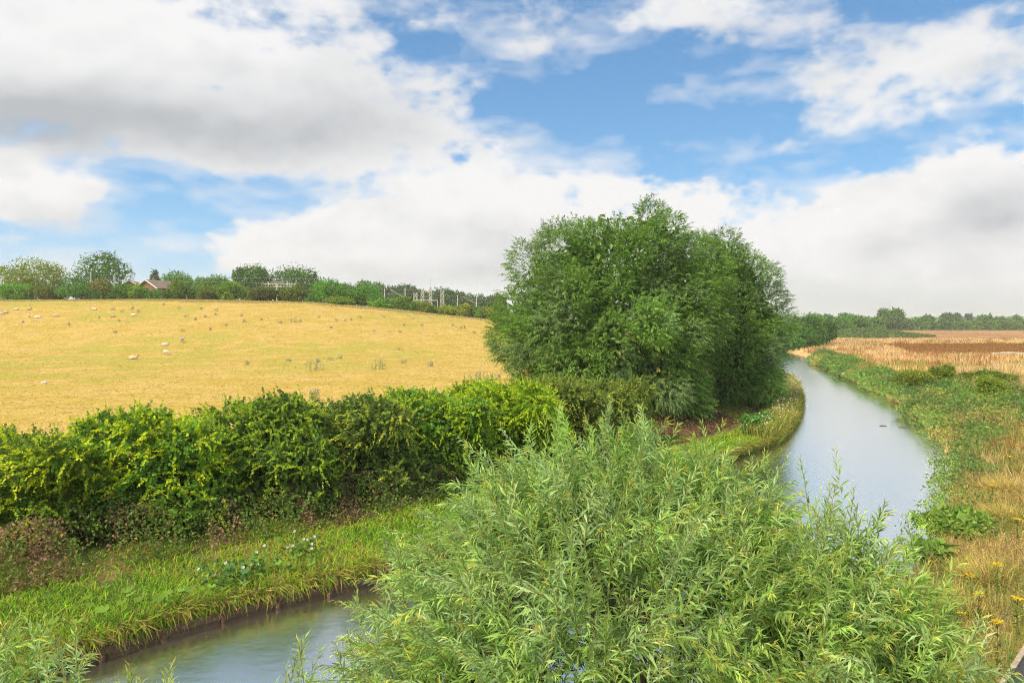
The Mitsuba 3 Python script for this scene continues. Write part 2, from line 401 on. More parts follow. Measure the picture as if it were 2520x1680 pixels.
def ground(x, y):
    x, y = np.asarray(x, float), np.asarray(y, float)
    sd, left = sdist(x, y)
    z = np.clip(np.where(left, 3.0, 1.3) * sd, -1.2, .38) + .22 * ss(0, 6, sd)
    p = np.stack([x, y, 0 * x], -1)
    z = z + ss(.5, 3, sd) * .12 * (meshkit.fbm(p / 3.0, 3, 5) - .5)
    z = z + np.where(sd > 0, H_(np.clip(x, -900, 900)) * S_(np.clip(y, -300, 900)), 0)
    z = z + 3.0 * np.exp(-np.hypot((x - 136) / 14, (y - 268) / 16) ** 2)
    z = z + ss(900, 3200, np.hypot(x, y)) * ss(-800, 600, x) * (12 + 22 * meshkit.fbm(p / 700.0, 3, 9))
    return z


def on(x, y, dz=0.0):
    x, y = np.asarray(x, float), np.asarray(y, float)
    return np.stack([x, y, ground(x, y) + dz], -1)


a_ = np.radians(np.r_[np.arange(-58, 58.01, 0.4), np.arange(63, 302, 5)])
r_ = np.geomspace(1.0, 6500, 395)
A_, R_ = np.meshgrid(a_, r_, indexing='ij')
gx, gy = R_ * np.sin(A_), R_ * np.cos(A_)
gz = ground(gx, gy)
gv = np.vstack([np.stack([gx, gy, gz], -1).reshape(-1, 3), [[0, 0, float(ground(0.0, 0.0))]]])
na, nr = gx.shape
i_, j_ = np.meshgrid(np.arange(na), np.arange(nr - 1), indexing='ij')
k_ = (i_ + 1) % na
quads = np.stack([i_ * nr + j_, k_ * nr + j_, k_ * nr + j_ + 1, i_ * nr + j_ + 1], -1).reshape(-1, 4)
gf = np.vstack([quads[:, [0, 2, 1]], quads[:, [0, 3, 2]], np.stack([np.arange(na) * nr, np.full(na, na * nr), ((np.arange(na) + 1) % na) * nr], 1)])
fc = gv[gf].mean(1)
fsd, fleft = sdist(fc[:, 0], fc[:, 1])
fx, fy = fc[:, 0], fc[:, 1]
zone = np.where(fleft, 1, 2)
zone[fleft & (fsd > 7.2) & (fy > 0) & (fy < 900)] = 3
zone[~fleft & (fy > 220) & (fy < 452) & (fx > 0.515 * fy)] = 4
zone[~fleft & (fy > 122) & (fy < 186) & (fx > 71 + (fy - 125) * 0.44)] = 5
zone[np.hypot(fx, fy) > 620] = 6
for zn, key, mat in ((6, 'far_hills', 'far_country'), (1, 'grassy_bank', 'bank_earth'), (2, 'meadow', 'meadow_turf'), (3, 'pasture', 'pasture_turf'), (4, 'ploughed_field', 'tilled_soil'), (5, 'fallow_field', 'fallow_cover')):
    ff = gf[zone == zn]
    used, inv = np.unique(ff, return_inverse=True)
    put(key, (gv[used], inv.reshape(-1, 3)), mat, smooth=True)
tag('grassy_bank', 'green grassy canal bank with a row of undergrowth below the hedge', kind='structure')
tag('far_hills', 'low hazy wooded hills and pale fields on the horizon', kind='structure')
tag('meadow', 'dry straw coloured meadow on the right side of the canal', kind='structure')
tag('pasture', 'parched golden pasture rising to a low crest behind the hedge', kind='structure')
tag('ploughed_field', 'pale brown bare soil field beyond the dry meadow', kind='structure')
tag('fallow_field', 'flat brown green fallow plot inside the dry meadow', kind='structure')

# the water: a strip between the banks, running a little under both
wl, wr = curve(LE, 220), curve(RE, 220)
nw = 14
tt = np.linspace(-0.12, 1.12, nw)[:, None, None]
wv = wl[None] * (1 - tt) + wr[None] * tt
wv = np.concatenate([wv, np.zeros(wv.shape[:2] + (1,))], -1).reshape(-1, 3)
i_, j_ = np.meshgrid(np.arange(nw - 1), np.arange(219), indexing='ij')
wf = np.stack([i_ * 220 + j_, (i_ + 1) * 220 + j_, (i_ + 1) * 220 + j_ + 1, i_ * 220 + j_ + 1], -1).reshape(-1, 4)
put('canal_water', (wv, wf), 'canal_surface', smooth=True)
tag('canal_water', 'murky grey green canal water mirroring the bright clouds', kind='structure')


def strip(line, w0, w1, dz):
    """A sheet along a line, from w0 to w1 metres to its right, lying dz above the ground."""
    line = np.asarray(line, float)
    t = unit(np.gradient(line, axis=0))
    nrm = np.stack([t[:, 1], -t[:, 0]], 1)
    k = np.linspace(w0, w1, 5)
    xy = line[None] + k[:, None, None] * nrm[None]
    v = on(xy[..., 0], xy[..., 1], dz).reshape(-1, 3)
    n = len(line)
    i, j = np.meshgrid(np.arange(4), np.arange(n - 1), indexing='ij')
    f = np.stack([i * n + j, (i + 1) * n + j, (i + 1) * n + j + 1, i * n + j + 1], -1).reshape(-1, 4)
    return v, f


# earth footpath on the left bank
near = LEc[(LEc[:, 1] > 27) & (LEc[:, 1] < 62)]
put('footpath', strip(near, -2.7, -2.35, 0.025), 'bare_earth', smooth=True)
tag('footpath', 'narrow trodden earth path along the left bank', kind='structure')
# bare litter-strewn soil under the big willows
under = LEc[(LEc[:, 1] > 33) & (LEc[:, 1] < 50)]
put('bare_soil', strip(under, -7.0, -3.0, 0.03), 'bare_earth', smooth=True)
tag('bare_soil', 'bare brown soil under the edge of the big willow', kind='structure')
# asphalt towpath with a concrete edging, parallel to the right bank
kerb = np.stack([np.linspace(-4, 40, 45), 0.0 * np.linspace(0, 1, 45)], 1)
kerb[:, 1] = 11.6 + (kerb[:, 0] - 8.16) * 0.968
pz = 0.62
tv = np.array([1, 0.968]) / np.hypot(1, 0.968)
nv = np.array([tv[1], -tv[0]])


def prism(a, b, z0, z1, s0=0.0, s1=44 * 1.39, n=40):
    o = kerb[0]
    pts = [o + tv * s + nv * w for w in (a, b) for s in (s0, s1)]
    v = np.array([[*p, z] for z in (z0, z1) for p in pts])
    return v, np.array([[0, 2, 3], [0, 3, 1], [4, 5, 7], [4, 7, 6], [0, 1, 5], [0, 5, 4], [2, 6, 7], [2, 7, 3], [0, 4, 6], [0, 6, 2], [1, 3, 7], [1, 7, 5]])


put('towpath', prism(0.085, 2.6, 0.2, pz), 'asphalt')
tag('towpath', 'dark asphalt towpath in the bottom right corner', kind='structure')
for k in range(48):
    key = put(fresh('towpath__edging_board'), prism(0.0, 0.08, 0.2, pz + 0.035, k * 0.915 + 3, k * 0.915 + 3.905), 'kerb_concrete')

# timber edging of the left bank: two rows of planks on short piles
tag('bank_edging', 'dark weathered timber edging under the overhanging grass of the left bank', 'bank edging')
edge = shapely.LineString(LEc)
s_start = edge.project(shapely.Point(-16, 6)); s_end = edge.project(shapely.Point(4, 25.5))
for k, s in enumerate(np.arange(s_start, s_end, 2.4)):
    for row, (z0, z1) in enumerate(((-0.25, 0.07), (0.08, 0.22))):
        a, b = np.array(edge.interpolate(s + 0.01).coords[0]), np.array(edge.interpolate(s + 2.39).coords[0])
        t2 = unit(b - a)
        n2 = np.array([t2[1], -t2[0]])
        o = 0.05 + 0.03 * row
        v = np.array([[*(p + n2 * (o + e)), z] for z in (z0, z1) for e in (0, 0.05) for p in (a, b)])
        put(fresh('bank_edging__plank'), (v, np.array([[0, 2, 3], [0, 3, 1], [4, 5, 7], [4, 7, 6], [0, 1, 5], [0, 5, 4], [2, 6, 7], [2, 7, 3], [0, 4, 6], [0, 6, 2], [1, 3, 7], [1, 7, 5]])), 'old_timber')
    for q in (0.2, 1.4):
        c2 = np.array(edge.interpolate(s + q).coords[0]) + n2 * 0.18
        put(fresh('bank_edging__pile'), tube([[*c2, -0.6], [*c2, 0.0], [*c2, 0.10]], [0.06, 0.06, 0.055], 7), 'old_timber')

# ------------------------------------------------------------------ plants: builders
UP = np.array([0, 0, 1.0])


def limb(r, a, b, r0, r1, n=7, wob=0.06, sides=6, sag=0.0):
    """A tapered, slightly crooked branch from a to b."""
    a, b = np.asarray(a, float), np.asarray(b, float)
    t = np.linspace(0, 1, n)[:, None]
    L = np.linalg.norm(b - a)
    p = a + (b - a) * t + np.sin(np.pi * t) * (r.normal(0, wob * L, 3) + np.array([0, 0, sag * L]))
    return tube(p, r0 + (r1 - r0) * np.linspace(0, 1, n), sides, cap=False)


def broad_crown(r, lobes, n, size, base, tint=None, vj=0.22, hj=0.08, zmin=None, shell=(0.72, 1.04), up=0.5, aspect=0.62):
    """A crown of leaf clumps near the skin of its lobes; each lobe is a shade of the plant's own."""
    P, N, I = lobe_points(r, lobes, n, shell, 0.62, zmin)
    P = P + N * r.normal(0, 0.035, (n, 1)) * np.asarray(lobes)[I, 3:4]
    D = unit(r.normal(size=(n, 3)) + 0.5 * N - 0.35 * UP)
    Nn = unit(N * 0.6 + up * UP + 0.75 * r.normal(size=(n, 3)))
    lt = np.exp(r.normal(0, 0.10, (len(lobes), 1)))
    C = jitter(base, n, r, vj, hj) * lt[I]
    if tint is not None:
        pick = meshkit.noise(P / (3.2 * size + 0.8), 3)[:, None] > 0.60
        C = np.where(pick, jitter(tint, n, r, vj, hj), C)
    return leaves(P, D, Nn, size * np.exp(r.normal(0, 0.25, n)), size * aspect * np.exp(r.normal(0, 0.2, n)), C, 0.2, 0.1)


def auto_lobes(r, x, y, z, w, h, n=9, low=0.15, round_top=True):
    """Lobes for a crown w wide standing h high on (x, y, z)."""
    out = [(x, y, z + h * (0.53 + low * 0.3), w * 0.42, w * 0.40, h * (0.45 - low * 0.2))]
    for k in range(n):
        a = k * 2.4 + r.uniform(0, 0.8)
        q = r.uniform(0.20, 0.44) * w
        e = r.uniform(low + 0.12, 0.80)
        s = r.uniform(0.11, 0.25)
        shrink = 1 - 0.55 * max(0, e - 0.45) ** 1.2 / 0.4 if round_top else 1
        out.append((x + q * shrink * math.cos(a), y + q * shrink * math.sin(a), z + h * e, w * s, w * s, min(w * s, h * 0.27)))
    return np.array(out)


FAR = np.array([1.2, 1.5, 1.0])


def tree(name, seed, x, y, w, h, base, label, tint=None, category='tree', group=None, n=None, trunk=0.3, nl=9, low=0.15, lobes=None, z=None, size=None, px=1.8, vj=0.2, shell=(0.60, 0.99), dens=1.0):
    r = np.random.default_rng(seed)
    z = float(ground(x, y)) if z is None else z
    if group != HB and y > 180:
        w = w * 1.12
    if group == HB:
        w, h, base, tint = w * 1.1, h * 1.04, np.array(base) * 1.25, None if tint is None else np.array(tint) * 1.2
    key = fresh(name)
    lobes = auto_lobes(r, x, y, z - 0.02 * h, w, h, nl, low) if lobes is None else np.asarray(lobes, float)
    size = size or max(0.16, px * y / F)
    n = int((n or np.clip(12.0 * w * h / size ** 2, 1300, 5000)) * dens)
    base, tint = np.array(base) * FAR, None if tint is None else np.array(tint) * FAR
    put(key + '__crown', cat([broad_crown(r, lobes, n, size, base, tint, vj, zmin=lambda p: z + 0.02, shell=shell), broad_crown(r, lobes, n // 4, size * 2.0, base, tint, vj, zmin=lambda p: z + 0.02, shell=(0.2, 0.7))]), 'leaf')
    parts = []
    top = lobes[:, 2].mean()
    tr = max(0.06, 0.022 * h)
    parts.append(limb(r, (x, y, z - 0.3), (x + r.normal(0, .02 * w), y, z + h * 0.6), tr * 1.2, tr * 0.5, 6, 0.02))
    for k in r.permutation(len(lobes))[:5]:
        q0 = z + h * r.uniform(trunk * 0.7, trunk + 0.15)
        parts.append(limb(r, (x, y, q0), lobes[k, :3] + (0, 0, lobes[k, 5] * 0.4), tr * 0.55, tr * 0.15, 5, 0.05, 5))
    put(key + '__trunk', cat(parts), 'bark', smooth=True)
    tag(key + '__crown', 'leafy crown', kind='stuff')
    tag(key, label, category, group)
    return key


# albedos of leaves
G_DARK, G_MID, G_PALE, G_LIME, G_YEL = (0.07, 0.14, 0.032), (0.11, 0.21, 0.04), (0.135, 0.22, 0.07), (0.17, 0.26, 0.033), (0.27, 0.27, 0.035)
G_PLAIN, G_OLIVE, G_BROWN = (0.105, 0.20, 0.06), (0.13, 0.145, 0.035), (0.18, 0.14, 0.05)

HB = 'bushes of the far field hedge'

# ------------------------------------------------------------------ the large willow clump on the left bank
BIG = [(3.2, 44, 7.6, 3.9), (6.4, 44.5, 10.2, 3.7), (8.8, 45.5, 10.9, 3.0), (1.9, 45, 5.4, 2.7), (7.6, 43.2, 6.2, 4.2), (10.6, 45, 8.3, 2.9), (5.0, 42.8, 3.6, 3.1), (9.2, 42.4, 3.2, 2.9), (2.9, 43.4, 3.9, 2.5), (4.4, 45.5, 9.4, 3.0), (10.8, 44, 5.0, 2.5)]
REAR = [(14.8, 50.5, 10.1, 2.9), (16.4, 51, 8.8, 2.6), (17.3, 51, 6.6, 2.3), (15.2, 50, 5.6, 3.1), (15.9, 50, 2.8, 2.5), (13.6, 50, 8.0, 2.8), (17.0, 50.6, 4.2, 2.1)]


def big_willow(seed, lobes, root, label, n):
    r = np.random.default_rng(seed)
    key = fresh('willow_tree')
    L4 = np.array(lobes, float)
    lobes = np.hstack([L4, L4[:, 3:4], L4[:, 3:4] * 0.98])
    z0 = float(ground(root[0], root[1]))
    # smaller lobes over the big ones make the crown's tufted, drooping masses
    P, N, I = lobe_points(r, lobes, 90, (0.80, 0.97), 0.8, z0 + 0.9)
    sub = np.hstack([P, r.uniform(0.8, 1.5, (len(P), 1)) * np.array([[1, 1, 1.15]])])
    allb = np.vstack([lobes * np.array([1, 1, 1, .88, .88, .88]), sub])
    P, N, I = lobe_points(r, allb, n, (0.60, 0.97), 0.70, z0 + 0.35)
    out = unit(P - (np.array(root + (z0 + 3.0,))))
    D = unit(N * 0.55 + out * 0.55 + 0.35 * UP + 0.30 * r.normal(size=(n, 3)))
    tone = np.exp(r.normal(0, 0.12, (len(allb), 1)))[I] * np.exp(r.normal(0, 0.10, (n, 1)))
    grey = (meshkit.noise(P / 2.2, 8)[:, None] > 0.58)
    C0 = np.where(grey, [[0.225, 0.355, 0.145]], [[0.185, 0.33, 0.075]]) * tone
    C1 = C0 * np.array([[1.35, 1.30, 1.0]])
    Ls = r.uniform(0.6, 1.2, n)
    (m, axis) = sprays(r, P - D * 0.45 * Ls[:, None], D, Ls, 13, 0.225, 0.056, C0, C1, droop=r.uniform(0.20, 0.5, n), spread=0.65, hang=0.50, jit=0.2)
    put(key + '__crown', m, 'leaf')
    ni = n // 2
    P2, N2, I2 = lobe_points(r, lobes, ni, (0.35, 0.84), 0.5, z0 + 0.5)
    put(key + '__inner_foliage', leaves(P2, unit(r.normal(size=(ni, 3)) - 0.4 * UP), unit(N2 + 0.6 * r.normal(size=(ni, 3))), 0.5, 0.26, jitter((0.185, 0.33, 0.075), ni, r, 0.2, 0.06), 0.2, 0.1), 'leaf')
    tag(key + '__inner_foliage', 'leaves of the inner limbs', kind='stuff')
    parts = []
    for k in range(len(L4)):
        parts.append(limb(r, (root[0] + r.normal(0, .5), root[1] + r.normal(0, .4), z0 - 0.2), L4[k, :3] + UP * 0.5 * L4[k, 3], 0.22, 0.05, 8, 0.04))
        for _ in range(5):
            e = L4[k, :3] + unit(r.normal(size=3)) * L4[k, 3] * 0.85
            parts.append(limb(r, L4[k, :3] * 0.8 + 0.2 * np.array(root + (z0 + 1,)), e, 0.06, 0.012, 6, 0.05, 4))
    put(key + '__trunk', cat(parts), 'bark', smooth=True)
    tag(key, label, 'tree')
    tag(key + '__crown', 'drooping feathery willow foliage', kind='stuff')


big_willow(101, BIG, (6.5, 44.5), 'broad rounded willow in the middle, larger front one of the two beside the canal', 15500)
big_willow(102, REAR, (16.0, 50.5), 'narrower willow standing behind the right side of the big rounded willow', 8600)

# ------------------------------------------------------------------ the hawthorn hedge, shrub by shrub
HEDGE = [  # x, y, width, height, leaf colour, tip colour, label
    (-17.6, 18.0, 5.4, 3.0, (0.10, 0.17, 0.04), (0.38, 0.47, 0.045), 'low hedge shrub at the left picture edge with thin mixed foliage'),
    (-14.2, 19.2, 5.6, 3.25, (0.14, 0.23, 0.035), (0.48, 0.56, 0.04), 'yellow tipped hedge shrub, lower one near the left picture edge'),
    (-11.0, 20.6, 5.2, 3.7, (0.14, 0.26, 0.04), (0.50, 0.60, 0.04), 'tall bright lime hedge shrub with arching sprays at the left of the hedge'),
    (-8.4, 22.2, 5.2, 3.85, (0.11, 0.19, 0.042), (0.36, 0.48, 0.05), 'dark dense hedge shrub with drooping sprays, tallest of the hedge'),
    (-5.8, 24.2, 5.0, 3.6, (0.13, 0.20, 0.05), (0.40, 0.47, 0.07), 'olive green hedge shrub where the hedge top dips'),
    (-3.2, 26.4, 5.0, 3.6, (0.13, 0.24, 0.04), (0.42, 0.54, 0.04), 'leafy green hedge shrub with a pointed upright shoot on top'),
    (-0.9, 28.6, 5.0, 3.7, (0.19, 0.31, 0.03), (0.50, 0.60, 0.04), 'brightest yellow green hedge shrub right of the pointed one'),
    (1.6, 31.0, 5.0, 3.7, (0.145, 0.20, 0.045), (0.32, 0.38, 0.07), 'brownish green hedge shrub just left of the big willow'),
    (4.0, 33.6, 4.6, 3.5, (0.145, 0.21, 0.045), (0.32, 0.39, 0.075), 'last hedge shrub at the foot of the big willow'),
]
for q, (x, y, w, h, c0, c1, lab) in enumerate(HEDGE):
    r = np.random.default_rng(200 + q)
    key = fresh('hawthorn_shrub')
    z = float(ground(x, y))
    lobes = [(x, y, z + h * 0.44, w * 0.52, w * 0.34, h * 0.46)]
    for k in range(13):
        lobes.append((x + r.uniform(-.46, .46) * w, y + r.uniform(-.24, .24) * w, z + h * r.uniform(0.35, 0.82), r.uniform(.13, .22) * w, r.uniform(.13, .2) * w, h * r.uniform(.12, .19)))
    lobes = np.array(lobes)
    n = 1450
    lobes = np.vstack([lobes, [(x + q * w, y, z + h * .2, w * .3, w * .40, h * .24) for q in (-.35, 0, .35)]])
    P, N, I = lobe_points(r, lobes, n, (0.66, 0.98), 0.75, z + 0.05)
    D = unit(N * 0.7 + 0.25 * UP + 0.45 * r.normal(size=(n, 3)))
    C0 = jitter(np.array(c0) * 1.25, n, r, 0.16, 0.05) * np.exp(r.normal(0, .14, (len(lobes), 1)))[I]
    Ls = r.uniform(0.4, 0.9, n)
    m, ax = sprays(r, P - D * 0.45 * Ls[:, None], D, Ls, 15, 0.115, 0.096, C0, C0 * 1.25, droop=r.uniform(0.05, 0.45, n), spread=1.05, hang=0.1, tip_power=1.6, jit=0.18)
    put(key + '__foliage', m, 'leaf')
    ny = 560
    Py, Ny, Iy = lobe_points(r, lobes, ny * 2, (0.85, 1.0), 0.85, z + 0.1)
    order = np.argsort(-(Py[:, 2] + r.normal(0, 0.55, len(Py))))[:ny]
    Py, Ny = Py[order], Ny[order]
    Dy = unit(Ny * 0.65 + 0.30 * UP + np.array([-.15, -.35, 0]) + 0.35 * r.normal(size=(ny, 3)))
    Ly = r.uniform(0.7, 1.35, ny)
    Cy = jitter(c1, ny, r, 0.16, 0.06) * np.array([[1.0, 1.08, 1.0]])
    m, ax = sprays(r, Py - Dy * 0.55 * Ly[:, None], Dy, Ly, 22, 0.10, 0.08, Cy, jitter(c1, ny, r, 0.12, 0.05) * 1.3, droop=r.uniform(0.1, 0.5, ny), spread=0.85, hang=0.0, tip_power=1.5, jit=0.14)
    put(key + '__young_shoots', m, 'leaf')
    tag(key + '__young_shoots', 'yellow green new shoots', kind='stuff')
    P2, N2, I2 = lobe_points(r, lobes, 3600, (0.30, 0.9), 0.5, z + 0.02)
    m2 = leaves(P2, unit(r.normal(size=(3600, 3)) - 0.3 * UP), unit(N2 + 0.6 * r.normal(size=(3600, 3))), 0.19, 0.15, jitter(np.array(c0) * 1.25, 3600, r, 0.16, 0.05), 0.2, 0.1)
    put(key + '__inner_foliage', m2, 'leaf')
    stems = [limb(r, (x + r.uniform(-.3, .3) * w, y + r.uniform(-.12, .12) * w, z - .2), lobes[r.integers(len(lobes)), :3], 0.05, 0.012, 6, 0.06, 5) for k in range(12)]
    put(key + '__stems', cat(stems), 'bark', smooth=True)
    tag(key, lab, 'shrub', 'hawthorn shrubs of the field hedge')
    tag(key + '__foliage', 'leafy sprays', kind='stuff')
    tag(key + '__inner_foliage', 'leaves of the inner twigs', kind='stuff')


# ------------------------------------------------------------------ the pale willow shrubs in the foreground
def near_willow(seed, label, root, lobes, n_shoots, spires, n_single, stem_n=9, K=34):
    r = np.random.default_rng(seed)
    key = fresh('willow_shrub')
    lobes = np.asarray(lobes, float)
    z0 = float(ground(root[0], root[1]))
    P, N, I = lobe_points(r, lobes, n_shoots, (0.50, 1.0), 0.70, z0 + 0.8)
    root3 = np.array([root[0], root[1], z0])
    out = unit(P - root3 - np.array([0, 0, 1.2]))
    D = unit(0.70 * N + 0.40 * out + 0.12 * UP + 0.32 * r.normal(size=P.shape))
    L = r.uniform(0.6, 1.15, len(P))
    P0 = P - D * (0.60 * L)[:, None]
    arch = r.uniform(0.10, 0.65, len(P)) * (1.15 - 0.6 * np.clip(D[:, 2], 0, 1))
    if len(spires):
        sp = np.asarray(spires, float)
        k = r.integers(0, len(sp), 5 * len(sp))
        tip = sp[k] - UP * 0.16 + r.normal(0, 0.20, (len(k), 3)) * np.array([1, 1, 0.6]) - UP * np.abs(r.normal(0, 0.28, (len(k), 1)))
        d2 = unit(np.array([0, 0, 1.0]) + 0.22 * r.normal(size=tip.shape) + 0.25 * unit(tip - root3))
        l2 = r.uniform(0.6, 1.0, len(k))
        P0, D, L, arch = np.vstack([P0, tip - d2 * l2[:, None]]), np.vstack([D, d2]), np.r_[L, l2], np.r_[arch, r.uniform(0, .15, len(k))]
    n = len(P0)
    tone = np.exp(r.normal(0, 0.20, (n, 1)))
    grey = r.random((n, 1)) < 0.45
    C0 = np.where(grey, [[0.40, 0.57, 0.26]], [[0.35, 0.55, 0.145]]) * tone
    C1 = np.where(r.random((n, 1)) < 0.4, [[0.62, 0.60, 0.11]], [[0.45, 0.62, 0.15]]) * tone
    m, axis = sprays(r, P0, D, L, K, 0.128, 0.0205, C0, C1, droop=arch, spread=0.80, hang=0.30, t0=0.05, tip_power=7, fold=0.20, bend=0.20, fine=True, jit=0.17, upn=0.7)
    ts = np.linspace(0, 1, 5)
    ax = axis(np.tile(ts, (n, 1)))
    order = np.argsort(np.linalg.norm(ax[:, -1] - np.array([0, 0, EYE]), axis=1))
    near = order[:n_single]
    v, f, c = m
    vs, cs = v.reshape(n, K * 5, 3), c.reshape(n, K * 5, 3)
    fk = f[:K * 4]
    twig = lambda ids: twigs(ax[ids], np.linspace(0.0045, 0.0018, 5), (0.42, 0.38, 0.10))
    for i in near:
        put(fresh(key + '__leafy_shoot'), cat([(vs[i], fk, cs[i]), twig([i])]), 'glossy_leaf')
    rest, back = order[n_single:n // 2], order[n // 2:]
    ff = lambda ids, fs: (np.arange(len(ids))[:, None, None] * (K * 5) + fs[None]).reshape(-1, 3)
    f2 = (np.arange(K)[:, None, None] * 5 + np.array([[0, 1, 4], [0, 4, 2]])).reshape(-1, 3)
    put(key + '__foliage', cat([(vs[q].reshape(-1, 3), ff(q, fs), cs[q].reshape(-1, 3)) for q, fs in ((rest, fk), (back, f2))] + [twig(rest)]), 'glossy_leaf')
    tag(key + '__foliage', 'dense narrow grey green leaves', kind='stuff')
    # stems: a few limbs fan out from the root, and each shoot's base is tied to the nearest limb by a thin branch
    ends = P0[r.choice(len(P0), stem_n, replace=False)] if stem_n <= len(P0) else P0
    nodes, parts = [], []
    for e in ends:
        t = np.linspace(0, 1, 9)[:, None]
        a = root3 + r.normal(0, 0.12, 3) * np.array([1, 1, 0])
        p = a + (e - a) * t + np.sin(np.pi * t) * np.array([0, 0, 0.12]) * np.linalg.norm(e - a)
        parts.append(tube(p, np.linspace(0.03, 0.008, 9), 6, False))
        nodes.append(p[3:])
    nodes = np.vstack(nodes)
    put(key + '__stems', cat(parts), 'bark', smooth=True)
    br = []
    for i in r.permutation(n)[:int(n * 0.4)]:
        j = np.argmin(np.linalg.norm(nodes - P0[i] + np.array([0, 0, 0.25]), axis=1))
        br.append(limb(r, nodes[j], P0[i], 0.007, 0.0045, 4, 0.05, 3))
    put(key + '__branches', cat(br), 'bark', smooth=True)
    tag(key, label, 'shrub', 'pale willow shrubs in the foreground')


near_willow(301, 'large pale willow shrub filling the lower middle of the foreground', (1.1, 6.2),
            [(0.7, 6.4, 3.5, 2.15, 2.3, 1.75), (0.3, 5.2, 3.2, 1.7, 1.4, 1.35), (1.9, 6.2, 3.35, 1.5, 1.9, 1.6), (-0.6, 5.9, 2.9, 1.2, 1.3, 1.3), (1.0, 7.4, 4.25, 1.8, 1.2, 1.3), (2.0, 7.0, 4.15, 0.95, 1.0, 1.1), (0.5, 4.6, 2.75, 1.6, 0.9, 1.2)], 3700,
            [(-0.34, 7.3, 5.45), (0.55, 7.3, 5.65), (1.12, 7.5, 5.5), (1.42, 7.4, 5.6), (2.15, 7.2, 5.65), (0.0, 7.0, 5.15), (-0.9, 6.7, 4.85), (1.8, 7.0, 5.3), (-1.3, 6.0, 4.3)], 90, 16)
near_willow(302, 'pale willow shrub at the lower right, drooping towards the flowery bank', (2.9, 5.3),
            [(2.7, 5.5, 3.15, 1.15, 1.5, 1.55), (2.6, 5.0, 2.7, 1.35, 1.2, 1.45), (2.9, 5.9, 3.7, 0.8, 0.9, 1.2), (3.3, 4.6, 2.9, 0.8, 0.7, 1.1)], 1600,
            [(2.85, 6.3, 5.45), (2.7, 6.2, 5.2), (3.05, 6.2, 5.05), (3.5, 6.0, 4.7)], 70, 10)
near_willow(303, 'sparse willow shrub with yellowish shoot tips in the bottom left corner', (-3.3, 3.3),
            [(-3.75, 5.0, 3.0, 0.75, 0.7, 1.05), (-3.2, 4.7, 2.9, 0.9, 0.7, 0.85), (-2.4, 4.7, 2.7, 0.7, 0.5, 0.75), (-4.0, 5.3, 3.3, 0.7, 0.7, 1.0), (-3.6, 4.6, 2.9, 0.9, 0.7, 1.1)], 520,
            [(-3.58, 5.2, 4.69), (-3.8, 5.4, 4.5), (-3.25, 5.2, 4.5), (-2.84, 5.2, 4.35), (-2.69, 5.1, 4.06), (-2.3, 5.1, 4.0), (-1.76, 5.2, 4.19), (-1.95, 5.1, 4.05)], 40, 9)

# ------------------------------------------------------------------ ground cover on the banks (nobody could count it)


def scatter(r, n, x0, x1, y0, y1, keep):
    x, y = r.uniform(x0, x1, n), r.uniform(y0, y1, n)
    sd, left = sdist(x, y)
    k = keep(x, y, sd, left)
    return x[k], y[k], sd[k]


def pick(r, n, table, weights, v=0.18, h=0.07):
    t = np.asarray(table, float)[r.choice(len(table), n, p=np.asarray(weights) / np.sum(weights))]
    return np.clip(t * np.exp(r.normal(0, v, (n, 1))) * np.exp(r.normal(0, h, (n, 3))), 0.004, 0.9)


def patch(x, y, scale, seed):
    return meshkit.fbm(np.stack([x / scale, y / scale, 0 * x], -1), 3, seed)


GRASS = [(0.26, 0.50, 0.045), (0.38, 0.58, 0.05), (0.50, 0.54, 0.08), (0.50, 0.38, 0.15), (0.11, 0.21, 0.035)]
r = np.random.default_rng(400)
# left bank grass: green with straw blades, longer at the water's edge where it hangs over


def along(r, n, line, s0, s1, o0, o1, thin=None):
    """Points beside a bank line: positions along it, offsets away from the water."""
    s = r.uniform(s0, s1, n)
    p, q = shapely.line_interpolate_point(line, s), shapely.line_interpolate_point(line, s + 0.2)
    px, py, qx, qy = shapely.get_x(p), shapely.get_y(p), shapely.get_x(q), shapely.get_y(q)
    t = unit(np.stack([qx - px, qy - py], 1))
    o = r.uniform(o0, o1, n)
    return px - t[:, 1] * o, py + t[:, 0] * o, o, t


s0_, s1_ = LINE_L.project(shapely.Point(-20, 3)), LINE_L.project(shapely.Point(29.5, 73))
x, y, sd, t_ = along(r, 125000, LINE_L, s0_, s1_, 0.0, 4.8)
k = (x > -0.80 * y) & ((np.abs(sd - 2.52) > 0.22) | (y < 27)) & ~((np.abs(x - 8.5) < 5) & (np.abs(y - 42) < 6) & (sd > 2.6)) & (r.random(len(x)) < np.clip(34 / y, .3, 1))
x, y, sd = x[k], y[k], sd[k]
m = patch(x, y, 2.2, 71)
n = len(x)
dry, lush = (m > 0.57)[:, None], (m < 0.47)[:, None]
C = np.where(dry, pick(r, n, GRASS, (2, 3, 3, 1.3, .5)), np.where(lush, pick(r, n, GRASS, (5, 3.5, .3, .1, 1)), pick(r, n, GRASS, (4, 4, 1.4, .3, .6))))
hgt = np.where(sd < 0.9, r.uniform(0.22, 0.55, n), r.uniform(0.12, 0.40, n)) * (0.75 + 0.6 * patch(x, y, 1.1, 72))
put('bank_grass', blades(r, on(x, y, -0.03), hgt * 0.72, 0.017 + 0.0005 * y, 0.65, C, 0.8, 3), 'leaf')
tag('bank_grass', 'green and straw coloured grass on the left bank', 'grass', kind='stuff')
x, y, sd, t_ = along(r, 5000, LINE_L, LINE_L.project(shapely.Point(9, 31)), LINE_L.project(shapely.Point(20, 49)), 2.7, 7.0)
n = len(x)
